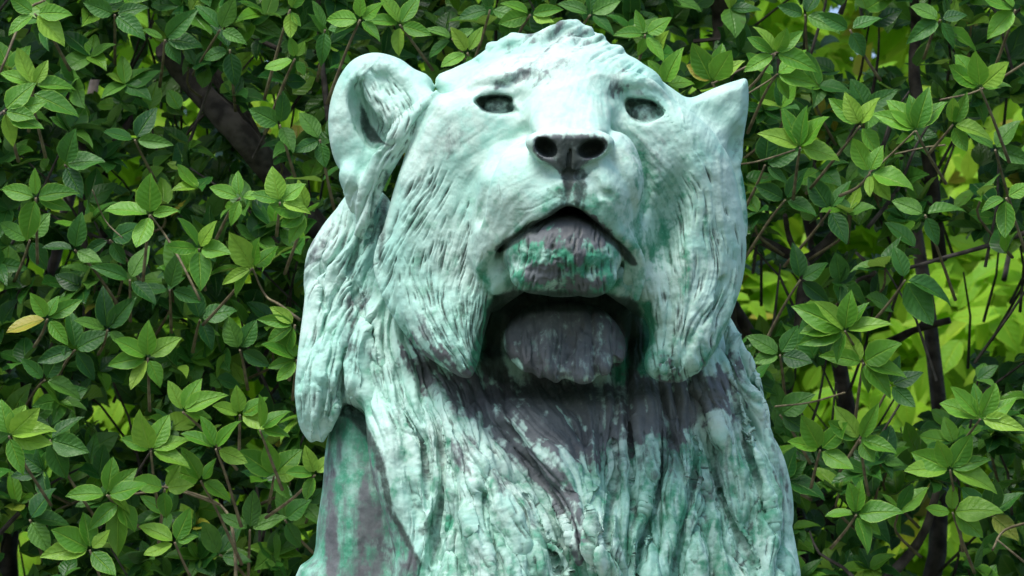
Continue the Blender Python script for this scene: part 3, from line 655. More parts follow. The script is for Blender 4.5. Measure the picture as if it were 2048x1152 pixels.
paint(grime_shade, zone([(718, 205), (735, 235), (765, 280), (785, 292), (740, 285), (720, 250)], 6), .9)  # shade in the hollow of the left ear, painted dark
paint(grime_shade, rag(blob(1120, 390, 26, 22, 30)), .7); paint(grime_shade, rag(blob(1160, 380, 14, 26, 0)), .8); paint(grime_shade, rag(blob(1030, 158, 26, 9, 20)), .45)  # grime beside the lip cleft; the last patch is painted brow shadow
paint(grime_shade, zone([(770, 340), (762, 420), (752, 500), (758, 540), (772, 440), (785, 370)], 7), .8)  # shade in the cleft behind the left cheek, painted dark
paint(grime_shade, rag(blob(775, 250, 46, 14, -50)), .4); paint(grime_shade, rag(blob(1475, 285, 18, 40)), .45); paint(grime_shade, rag(blob(745, 420, 20, 50)), .45)
paint(grime_shade, rag(zone([(672, 830), (700, 800), (730, 840), (770, 930), (790, 1020), (840, 1120), (830, 1120), (770, 1010), (745, 900), (700, 840)], 6), .6), .8)
paint(grime_shade, rag(blob(850, 1060, 24, 18)), .6)

paint(dark, rag(blob(1050, 152, 50, 16, -10)), .42); paint(dark, rag(blob(1240, 165, 36, 22, 30)), .5); paint(dark, rag(blob(1130, 128, 90, 14)), .3); paint(dark, rag(blob(1130, 75, 110, 26)), .42); paint(dark, rag(blob(1300, 195, 40, 12, 30)), .35)
paint(dark, rag(blob(1070, 340, 40, 20, -20)), .3); paint(dark, rag(blob(900, 290, 60, 20, -60)), .25); paint(dark, rag(blob(1300, 300, 30, 50)), .3); paint(dark, rag(blob(730, 130, 30, 12)), .3)
paint(dark, jawm * np.clip(bump(40, 321) * 2.2 - .35, 0, 1), .85); paint(grime_shade, jawm * gully(fbm(14, 331, 2) - .5, .03), .7); paint(cream, jawm * np.clip(bump(20, 341) * 2 - .4, 0, 1), .2)
paint(grime_shade, rag(blob(1345, 470, 34, 60, 12) * .8, 1.2), .25)  # shade of the hollow beside the lip, painted a little darker
gl = np.zeros((MH, MW), np.float32)
for pts_, w_ in [([(1262, 285), (1290, 335), (1290, 400), (1275, 455), (1285, 520)], 16), ([(1284, 530), (1278, 590), (1292, 660)], 16), ([(985, 500), (965, 540), (985, 600)], 14), ([(775, 600), (830, 690), (930, 750)], 9),
                 ([(1480, 560), (1430, 690), (1340, 764)], 12), ([(1476, 300), (1488, 380), (1492, 460)], 8)]: stroke(gl, pts_, w_, 1)
paint(green, np.clip(gl * 1.1 + (wob2 + wob3) * .8 * (gl > .05), 0, 1), .7)  # shading along folds and ruff edges, painted as deep green
low = np.clip((my - 380) / 420, 0, 1) + 0 * mx
paint(green, low * np.clip(.25 + wob * 1.2 + wob2 * 1.4 + wobf * .4, 0, 1), .75)  # mottled green growing downwards, painted for the shading of lower parts
# --- push the skin along its normal and read patina and painted shade at each point
def sample(img, x, y):
    u = np.clip(x - MX0, 0, MW - 1.01); v = np.clip(y - MY0, 0, MH - 1.01)
    iu, iv = u.astype(int), v.astype(int); fu, fv = u - iu, v - iv
    return (img[iv, iu] * (1 - fu) + img[iv, iu + 1] * fu) * (1 - fv) + (img[iv + 1, iu] * (1 - fu) + img[iv + 1, iu + 1] * fu) * fv
face_w = np.clip((nrm[:, 2] - .06) / .4, 0, 1)
edge_keep = np.clip((1180 - vt[:, 1]) / 30, 0, 1)
def seen(v):
    f = 1 - v[:, 2] * S / DIST
    return 1024 + (v[:, 0] - 1024) / f, 576 + (v[:, 1] - 576) / f
sx_, sy_ = seen(vt)
vt = vt + nrm * (sample(height, sx_, sy_) * face_w * edge_keep)[:, None]
pat = np.stack([sample(i, sx_, sy_) for i in (dark, green, grime_shade, cream)], 1)
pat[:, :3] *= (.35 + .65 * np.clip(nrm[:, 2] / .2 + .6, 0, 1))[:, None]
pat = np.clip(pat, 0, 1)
nrm = normals(vt, fc)

# which piece of the animal each face belongs to
cen = vt[fc].mean(1); cx_, cy_ = seen(cen); cw_ = cen[:, 2]
def inside(poly, cond=True, grow=0):
    p = smooth_closed(np.array(poly, float)); out = np.zeros(len(cen), bool)
    lo, hi = p.min(0) - grow - 2, p.max(0) + grow + 2
    m = (cx_ > lo[0]) & (cx_ < hi[0]) & (cy_ > lo[1]) & (cy_ < hi[1]) & cond
    out[m] = poly_sdf(p, cx_[m], cy_[m]) < grow
    return out
part = np.zeros(len(cen), int)                                   # 0 body (shoulder, chest, back)
PARTS = ['body', 'mane', 'head', 'ear', 'ear', 'eye', 'eye', 'nose', 'jaw', 'beard_tuft']
part[(inside(MANE_L, cw_ > -230) | inside(MANE_R, cw_ > -260)) & (cy_ > 370)] = 1
part[(cy_ < 1150) & (part == 0) & (cy_ > 520) & (cx_ > 850)] = 1
part[(cy_ < 520) & (cw_ > -420)] = 2
part[inside(MANE_L, cw_ < 40, 4) & (cx_ < 765) & (cy_ > 375)] = 1
part[inside(CHEEK_L, cw_ > -85, 4) | inside(CHEEK_R, cw_ > -110, 4)] = 2
part[inside([(986, 500), (1280, 500), (1290, 640), (1262, 760), (1000, 760), (960, 760)], cw_ > -90)] = 2
part[inside(EAR_L, (cx_ < 832) & (cw_ > -140) & (cw_ < 40), 4) & (cx_ + (cy_ - 150) * .45 < 830)] = 3
part[inside(EAR_R, (cw_ < -30) | (cx_ > 1420), 4) & (cx_ > 1385)] = 4
part[((cx_ - 994) / 38) ** 2 + ((cy_ - 211) / 30) ** 2 + ((cw_ - 88) / 34) ** 2 < 1.02] = 5
part[((cx_ - 1288) / 38) ** 2 + ((cy_ - 226) / 31) ** 2 + ((cw_ - 80) / 34) ** 2 < 1.02] = 6
part[inside([(1054, 280), (1085, 256), (1140, 256), (1195, 256), (1224, 290), (1205, 325), (1160, 335), (1140, 365), (1130, 365), (1112, 335), (1070, 322)], cw_ > 240)] = 7
part[(((cx_ - 1124) / 128) ** 2 + ((cy_ - 530) / 90) ** 2 < 1) & (cw_ > 60) & (cy_ > 425) & ~((cx_ < 1010) | (cx_ > 1240)) & (((cx_ - 1124) / 122) ** 2 + ((cy_ - 512) / 88) ** 2 < 1)] = 8
part[inside(TUFT, (cw_ > -60) & (cy_ > 612), 4)] = 9

# --- the bronze
m_bronze = bpy.data.materials.new('weathered_bronze'); m_bronze.use_nodes = True
nt = m_bronze.node_tree; nt.nodes.clear()
out = N(nt, 'ShaderNodeOutputMaterial'); bs = N(nt, 'ShaderNodeBsdfPrincipled')
nt.links.new(bs.outputs[0], out.inputs[0])
at_ = N(nt, 'ShaderNodeVertexColor', layer_name='patina'); sp = N(nt, 'ShaderNodeSeparateColor'); nt.links.new(at_.outputs[0], sp.inputs[0])
tc = N(nt, 'ShaderNodeTexCoord')
mp = N(nt, 'ShaderNodeMapping'); nt.links.new(tc.outputs['Object'], mp.inputs[0]); mp.inputs['Scale'].default_value = (1, 1, .35)
def noise(scale, detail=6, rough=.6, src=None):
    n = N(nt, 'ShaderNodeTexNoise'); n.inputs['Scale'].default_value = scale; n.inputs['Detail'].default_value = detail; n.inputs['Roughness'].default_value = rough
    nt.links.new(src or tc.outputs['Object'], n.inputs[0]); return n.outputs[0]
n_big, n_mid, n_fine, n_run = noise(7), noise(28), noise(110, 5, .7), noise(40, 6, .65, mp.outputs[0])
c = mix(nt, ramp(nt, n_big, .35, .65), (.33, .60, .505), (.49, .68, .60))
c = mix(nt, ramp(nt, n_mid, .52, .74, 0, .6), c, (.27, .53, .43))
c = mix(nt, math_node(nt, 'MULTIPLY', at_.outputs['Alpha'], ramp(nt, n_mid, .3, .6)), c, (.58, .70, .62))
c = mix(nt, ramp(nt, n_run, .60, .78, 0, .45), c, (.40, .42, .44))
g = math_node(nt, 'ADD', sp.outputs[1], ramp(nt, n_mid, .35, .7, -.22, .22))
c = mix(nt, ramp(nt, g, .12, .85, 0, 1), c, (.045, .25, .145))
c = mix(nt, math_node(nt, 'MULTIPLY', ramp(nt, g, .1, .5), ramp(nt, n_fine, .5, .7, 0, .6)), c, (.17, .50, .36))
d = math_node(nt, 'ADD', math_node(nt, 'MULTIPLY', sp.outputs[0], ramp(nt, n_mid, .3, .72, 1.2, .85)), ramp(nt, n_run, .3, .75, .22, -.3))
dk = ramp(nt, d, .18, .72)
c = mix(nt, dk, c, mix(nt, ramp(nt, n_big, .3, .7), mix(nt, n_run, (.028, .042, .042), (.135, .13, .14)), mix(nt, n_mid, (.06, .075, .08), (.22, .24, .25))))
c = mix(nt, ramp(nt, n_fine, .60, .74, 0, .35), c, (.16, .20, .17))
so = math_node(nt, 'ADD', sp.outputs[2], ramp(nt, n_fine, .3, .7, -.12, .12))  # grime and painted shade channel
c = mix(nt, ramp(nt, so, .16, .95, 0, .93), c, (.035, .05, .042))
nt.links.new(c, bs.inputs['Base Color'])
rg = ramp(nt, n_mid, .3, .7, .55, .8); nt.links.new(rg, bs.inputs['Roughness'])
bs.inputs['Specular IOR Level'].default_value = .35
bp = N(nt, 'ShaderNodeBump'); bp.inputs['Strength'].default_value = .5; bp.inputs['Distance'].default_value = .004
nt.links.new(math_node(nt, 'ADD', n_run, math_node(nt, 'MULTIPLY', n_fine, .6)), bp.inputs['Height']); nt.links.new(bp.outputs[0], bs.inputs['Normal'])

# --- cut the cast into its named pieces (shared shading normals, so the seams stay closed)
X, Y, W = vt.T
wx = (X - 1024) * S; up = (576 - Y) * S; fw = DIST - W * S
cp, spn = math.cos(PITCH), math.sin(PITCH)
wv = np.stack([CAM.x + wx, CAM.y + fw * cp - up * spn, CAM.z + fw * spn + up * cp], 1)
wnr = np.stack([nrm[:, 0], -nrm[:, 2] * cp + nrm[:, 1] * spn, -nrm[:, 2] * spn - nrm[:, 1] * cp], 1)
if np.sum((wv - wv.mean(0)) * wnr) < 0: wnr = -wnr
flip = fc[:, ::-1]
tv = wv[flip[:500]]; tn = np.cross(tv[:, 2] - tv[:, 0], tv[:, 3] - tv[:, 1])
if np.sum(tn * wnr[flip[:500, 0]]) < 0: flip = fc
lion_base = at(1100, 1396, -150)
lion = tag(empty('lion_statue', lion_base), 'weathered green bronze statue of a maned lion raising its open mouth before the shrubs', 'statue')
for k, name in enumerate(PARTS):
    m = part == k
    if not m.any(): continue
    f = flip[m]; u, inv = np.unique(f.ravel(), return_inverse=True); inv = inv.reshape(-1)
    me = bpy.data.meshes.new(name)
    me.vertices.add(len(u)); me.vertices.foreach_set('co', wv[u].astype(np.float32).ravel())
    me.loops.add(len(f) * 4); me.loops.foreach_set('vertex_index', inv.astype(np.int32))
    me.polygons.add(len(f)); me.polygons.foreach_set('loop_start', np.arange(len(f), dtype=np.int32) * 4)
    me.polygons.foreach_set('use_smooth', np.ones(len(f), bool))
    me.update(calc_edges=True)
    a = me.color_attributes.new('patina', 'FLOAT_COLOR', 'POINT'); a.data.foreach_set('color', pat[u].astype(np.float32).ravel())
    me.normals_split_custom_set_from_vertices(wnr[u])
    o = link(name, me, m_bronze, lion)

# ------------------------------------------------------------------ ground and plinth
def simple_mat(name, fn):
    m = bpy.data.materials.new(name); m.use_nodes = True; t = m.node_tree; t.nodes.clear()
    o_ = t.nodes.new('ShaderNodeOutputMaterial'); b_ = t.nodes.new('ShaderNodeBsdfPrincipled'); t.links.new(b_.outputs[0], o_.inputs[0])
    fn(t, b_, o_); return m
def two_tone(a, b_col, scale, rough, bump=.01):
    def fn(t, b_, o_):
        tcn = t.nodes.new('ShaderNodeTexCoord'); n = t.nodes.new('ShaderNodeTexNoise'); n.inputs['Scale'].default_value = scale; n.inputs['Detail'].default_value = 8
        t.links.new(tcn.outputs['Object'], n.inputs[0])
        t.links.new(mix(t, ramp(t, n.outputs[0], .35, .65), a, b_col), b_.inputs['Base Color']); b_.inputs['Roughness'].default_value = rough
        q = t.nodes.new('ShaderNodeBump'); q.inputs['Distance'].default_value = bump; q.inputs['Strength'].default_value = .7
        t.links.new(n.outputs[0], q.inputs['Height']); t.links.new(q.outputs[0], b_.inputs['Normal'])
    return fn
m_ground = simple_mat('lawn', two_tone((.035, .07, .02), (.07, .06, .035), 3, .9))
m_stone = simple_mat('granite', two_tone((.30, .29, .27), (.42, .41, .39), 40, .7))
m_bark = simple_mat('bark', two_tone((.028, .022, .017), (.10, .085, .07), 30, .85, .006))
m_twig = simple_mat('twig_bark', two_tone((.10, .075, .04), (.20, .17, .09), 60, .7, .002))
def grid_mesh(name, v, f):
    me = bpy.data.meshes.new(name); me.from_pydata([tuple(p) for p in v], [], f); me.update(); return me
me = grid_mesh('ground', [(-200, -200, 0), (200, -200, 0), (200, 300, 0), (-200, 300, 0)], [(0, 1, 2, 3)])
tag(link('ground', me, m_ground), kind='structure')
bx, by, bz = lion_base
def prism(levels):
    v, f = [], []
    for z, hx, hy in levels:
        v += [(bx - hx, by + .25 - hy, z), (bx + hx, by + .25 - hy, z), (bx + hx, by + .25 + hy, z), (bx - hx, by + .25 + hy, z)]
    for i in range(len(levels) - 1):
        for j in range(4): a, b = i * 4 + j, i * 4 + (j + 1) % 4; f.append((a, b, b + 4, a + 4))
    f.append((3, 2, 1, 0)); n = len(v); f.append((n - 4, n - 3, n - 2, n - 1)); return v, f
ped = tag(empty('plinth', (bx, by + .25, 0)), 'grey granite plinth carrying the bronze lion', 'plinth')
top = bz + .004
link('base_course', grid_mesh('base_course', *prism([(.0, .85, .85), (.30, .85, .85), (.36, .74, .74)])), m_stone, ped)
link('shaft', grid_mesh('shaft', *prism([(.362, .68, .68), (top - .22, .64, .64)])), m_stone, ped)
link('cornice', grid_mesh('cornice', *prism([(top - .218, .66, .66), (top - .16, .74, .74), (top, .74, .74)])), m_stone, ped)

# ------------------------------------------------------------------ leaves
def leaf_mesh(name, wid, fold, curl, wave, rings, cols_):
    prof = lambda t: (math.sin(math.pi * t ** .82) ** .85) * (1 - .12 * t)
    V, F, UV = [], [], []
    ts = [0] + [(i + .55) / (rings + .1) for i in range(rings)] + [1]
    us = [-1 + 2 * i / cols_ for i in range(cols_ + 1)]
    V.append((0, 0, 0)); UV.append((.5, 0)); rows = []
    for t in ts[1:-1]:
        row = []
        for u in us:
            x = u * wid * .5 * prof(t)
            z = abs(u) * fold * wid * prof(t) - curl * t * t + wave * math.sin(7 * t + (2 if u > 0 else 0)) * abs(u)
            row.append(len(V)); V.append((x, t - .0 * abs(z), z)); UV.append((.5 + u / 2, t))
        rows.append(row)
    V.append((0, 1, -curl * 1.12)); UV.append((.5, 1)); tip = len(V) - 1
    for i in range(cols_): F.append((0, rows[0][i + 1], rows[0][i])); F.append((rows[-1][i], rows[-1][i + 1], tip))
    for r_ in range(len(rows) - 1):
        for i in range(cols_): F.append((rows[r_][i], rows[r_][i + 1], rows[r_ + 1][i + 1], rows[r_ + 1][i]))
    return V, F, UV
def finish_leaf(name, V, F, UV, mat):
    me = bpy.data.meshes.new(name); me.from_pydata(V, [], F)
    uv = me.uv_layers.new(name='UVMap')
    for l in me.loops: uv.data[l.index].uv = UV[l.vertex_index]
    for p in me.polygons: p.use_smooth = True
    me.materials.append(mat); me.update(); return me
def leaf_mat(name, dark_c, mid_c, light_c, back_c, trans, gloss, yellow=.012):
    def fn(t, b_, o_):
        oi = t.nodes.new('ShaderNodeObjectInfo'); vc = t.nodes.new('ShaderNodeVertexColor'); vc.layer_name = 'tone'
        sp_ = t.nodes.new('ShaderNodeSeparateColor'); t.links.new(vc.outputs[0], sp_.inputs[0])
        rnd = math_node(t, 'FRACT', math_node(t, 'ADD', oi.outputs['Random'], sp_.outputs[0]))
        rnd2 = math_node(t, 'FRACT', math_node(t, 'MULTIPLY', rnd, 7.31))
        uvn = t.nodes.new('ShaderNodeUVMap'); sx = t.nodes.new('ShaderNodeSeparateXYZ'); t.links.new(uvn.outputs[0], sx.inputs[0])
        u = math_node(t, 'ABSOLUTE', math_node(t, 'MULTIPLY', math_node(t, 'SUBTRACT', sx.outputs[0], .5), 2.))
        v = sx.outputs[1]
        tcn = t.nodes.new('ShaderNodeTexCoord'); n = t.nodes.new('ShaderNodeTexNoise'); n.inputs['Scale'].default_value = 34; n.inputs['Detail'].default_value = 4
        t.links.new(tcn.outputs['Object'], n.inputs[0])
        n2 = t.nodes.new('ShaderNodeTexNoise'); n2.inputs['Scale'].default_value = 5; n2.inputs['Detail'].default_value = 4; t.links.new(tcn.outputs['Object'], n2.inputs[0])
        c_ = mix(t, ramp(t, rnd, 0, 1), dark_c, mid_c)
        c_ = mix(t, ramp(t, rnd2, .55, 1., 0, .8), c_, light_c)
        c_ = mix(t, ramp(t, n2.outputs[0], .4, .7, 0, .35), c_, dark_c)
        c_ = mix(t, ramp(t, rnd2, 1 - yellow, 1 - yellow + .005), c_, (.34, .30, .03))
        edge = ramp(t, u, .86, .99, 0, .55); c_ = mix(t, edge, c_, light_c)
        rib = ramp(t, u, .07, .02, 0, .6); c_ = mix(t, rib, c_, light_c)
        vein = math_node(t, 'SINE', math_node(t, 'MULTIPLY', math_node(t, 'SUBTRACT', v, math_node(t, 'MULTIPLY', u, .22)), 46.))
        c_ = mix(t, ramp(t, vein, .78, 1., 0, .06), c_, light_c)
        geo = t.nodes.new('ShaderNodeNewGeometry')
        c_ = mix(t, geo.outputs['Backfacing'], c_, back_c)
        c_ = mix(t, ramp(t, n.outputs[0], .66, .74, 0, .4), c_, (.09, .07, .03))
        t.links.new(c_, b_.inputs['Base Color'])
        t.links.new(ramp(t, n2.outputs[0], .35, .7, gloss, gloss + .22), b_.inputs['Roughness'])
        b_.inputs['Specular IOR Level'].default_value = .38
        hgt = math_node(t, 'ADD', math_node(t, 'MULTIPLY', vein, .14), math_node(t, 'ADD', math_node(t, 'MULTIPLY', ramp(t, u, 0, .12), 1.2), math_node(t, 'MULTIPLY', n.outputs[0], .8)))
        q = t.nodes.new('ShaderNodeBump'); q.inputs['Distance'].default_value = .0016; q.inputs['Strength'].default_value = .8
        t.links.new(hgt, q.inputs['Height']); t.links.new(q.outputs[0], b_.inputs['Normal'])
        tr = t.nodes.new('ShaderNodeBsdfTranslucent'); t.links.new(mix(t, .55, c_, light_c), tr.inputs[0])
        ms = t.nodes.new('ShaderNodeMixShader'); ms.inputs[0].default_value = trans
        t.links.new(b_.outputs[0], ms.inputs[1]); t.links.new(tr.outputs[0], ms.inputs[2]); t.links.new(ms.outputs[0], o_.inputs[0])
    return simple_mat(name, fn)
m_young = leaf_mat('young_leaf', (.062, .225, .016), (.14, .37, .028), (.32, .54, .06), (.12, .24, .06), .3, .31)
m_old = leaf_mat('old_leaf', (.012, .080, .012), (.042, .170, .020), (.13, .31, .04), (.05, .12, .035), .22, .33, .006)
m_sunlit = leaf_mat('sunlit_leaf', (.17, .42, .012), (.30, .58, .025), (.50, .68, .05), (.28, .52, .03), .5, .5, .04)  # sunlight on the far shrub is put into this brighter leaf colour
variants = [(.54, .14, .10, .03), (.66, .12, .26, .04), (.48, .24, .18, .03), (.60, .06, -.08, .05), (.54, .26, .34, .02), (.68, .16, .14, .05), (.58, .20, .20, .04)]
young = [finish_leaf('leaf', *leaf_mesh('leaf', a, b, c_, d_, 5, 4), m_young) for a, b, c_, d_ in variants]
old = [finish_leaf('leaf', *leaf_mesh('leaf', a, b, c_, d_, 5, 4), m_old) for a, b, c_, d_ in variants]
lime = [finish_leaf('leaf', *leaf_mesh('leaf', a, b, c_, d_, 4, 2), m_sunlit) for a, b, c_, d_ in variants]
lowpoly = [leaf_mesh('leaf', a, b, c_, d_, 3, 2) for a, b, c_, d_ in variants]
midpoly = [leaf_mesh('leaf', a, b, c_, d_, 5, 2) for a, b, c_, d_ in variants]

def frame(loc, d, n, L, wf=1.):
    d = d.normalized(); n = (n - d * n.dot(d))
    if n.length < 1e-3: n = d.orthogonal()
    n.normalize(); x = d.cross(n)
    return Matrix.Translation(loc) @ Matrix(((x.x * L * wf, d.x * L, n.x * L, 0), (x.y * L * wf, d.y * L, n.y * L, 0), (x.z * L * wf, d.z * L, n.z * L, 0), (0, 0, 0, 1)))
def mass(name, mats, shapes, mat, parent, label=None):
    """many leaves joined into one mesh"""
    Vs, Fs, UVs, T = [], [], [], []; off = 0
    sh_ = [(np.array(v), f, np.array(uv)) for v, f, uv in shapes]
    tri = []
    for v, f, uv in sh_:
        tt = []
        for p in f: tt += [(p[0], p[i], p[i + 1]) for i in range(1, len(p) - 1)]
        tri.append(np.array(tt))
    for i, M in enumerate(mats):
        k = i % len(sh_); v, f, uv = sh_[k]; A = np.array(M)
        Vs.append(v @ A[:3, :3].T + A[:3, 3]); Fs.append(tri[k] + off); UVs.append(uv[tri[k].ravel()]); T.append(np.full(len(v), random.random())); off += len(v)
    V = np.vstack(Vs); F = np.vstack(Fs); UVc = np.vstack(UVs); T = np.concatenate(T)
    me = bpy.data.meshes.new(name)
    me.vertices.add(len(V)); me.vertices.foreach_set('co', V.astype(np.float32).ravel())
    me.loops.add(F.size); me.loops.foreach_set('vertex_index', F.astype(np.int32).ravel())
    me.polygons.add(len(F)); me.polygons.foreach_set('loop_start', np.arange(len(F), dtype=np.int32) * 3); me.polygons.foreach_set('use_smooth', np.ones(len(F), bool))
    me.update(calc_edges=True)
    uvl = me.uv_layers.new(name='UVMap'); uvl.data.foreach_set('uv', UVc.astype(np.float32).ravel())
    ca = me.color_attributes.new('tone', 'FLOAT_COLOR', 'POINT'); ca.data.foreach_set('color', np.stack([T, T, T, T * 0 + 1], 1).astype(np.float32).ravel())
    o = link(name, me, mat, parent); tag(o, kind='stuff'); return o
def tube_data(pts, rad, sides=6, knob=0):
    pts = [Vector(p) for p in pts]; V, F = [], []
    ref = Vector((.31, .77, .55))
    for i, p in enumerate(pts):
        d = (pts[min(i + 1, len(pts) - 1)] - pts[max(i - 1, 0)]).normalized(); a = d.cross(ref).normalized(); b = d.cross(a)
        r = rad[0] + (rad[1] - rad[0]) * i / (len(pts) - 1)
        for j in range(sides):
            q = 2 * math.pi * j / sides; rr = r * (1 + knob * random.uniform(-1, 1))
            V.append(tuple(p + (a * math.cos(q) + b * math.sin(q)) * rr))
    for i in range(len(pts) - 1):
        for j in range(sides): F.append((i * sides + j, i * sides + (j + 1) % sides, (i + 1) * sides + (j + 1) % sides, (i + 1) * sides + j))
    F.append(tuple(range(sides))[::-1]); F.append(tuple(range((len(pts) - 1) * sides, len(pts) * sides)))
    return V, F
def tube_mesh(name, pts, rad, sides=6, knob=0):
    V, F = tube_data(pts, rad, sides, knob); me = bpy.data.meshes.new(name); me.from_pydata(V, [], F)
    for p in me.polygons: p.use_smooth = len(p.vertices) == 4
    me.update(); return me
def crv(pts, n=5):
    return [Vector(p) for p in smooth_open(np.array([tuple(p) for p in pts], float), n)]

SH = {'L': tag(empty('shrub', (-1.1, 11.6, 0)), 'leafy green shrub with a thick dark leaning limb, beside the lion\'s round ear', 'shrub'),
      'R': tag(empty('shrub', (1.3, 11.6, 0)), 'leafy green shrub with thin brown forked branches, beside the lion\'s pointed ear', 'shrub')}
bank = tag(empty('sunlit_shrub', (1.0, 14.6, 0)), 'shrub with sunlight painted into bright lime green leaves, glimpsed through gaps behind the darker shrubs', 'shrub')

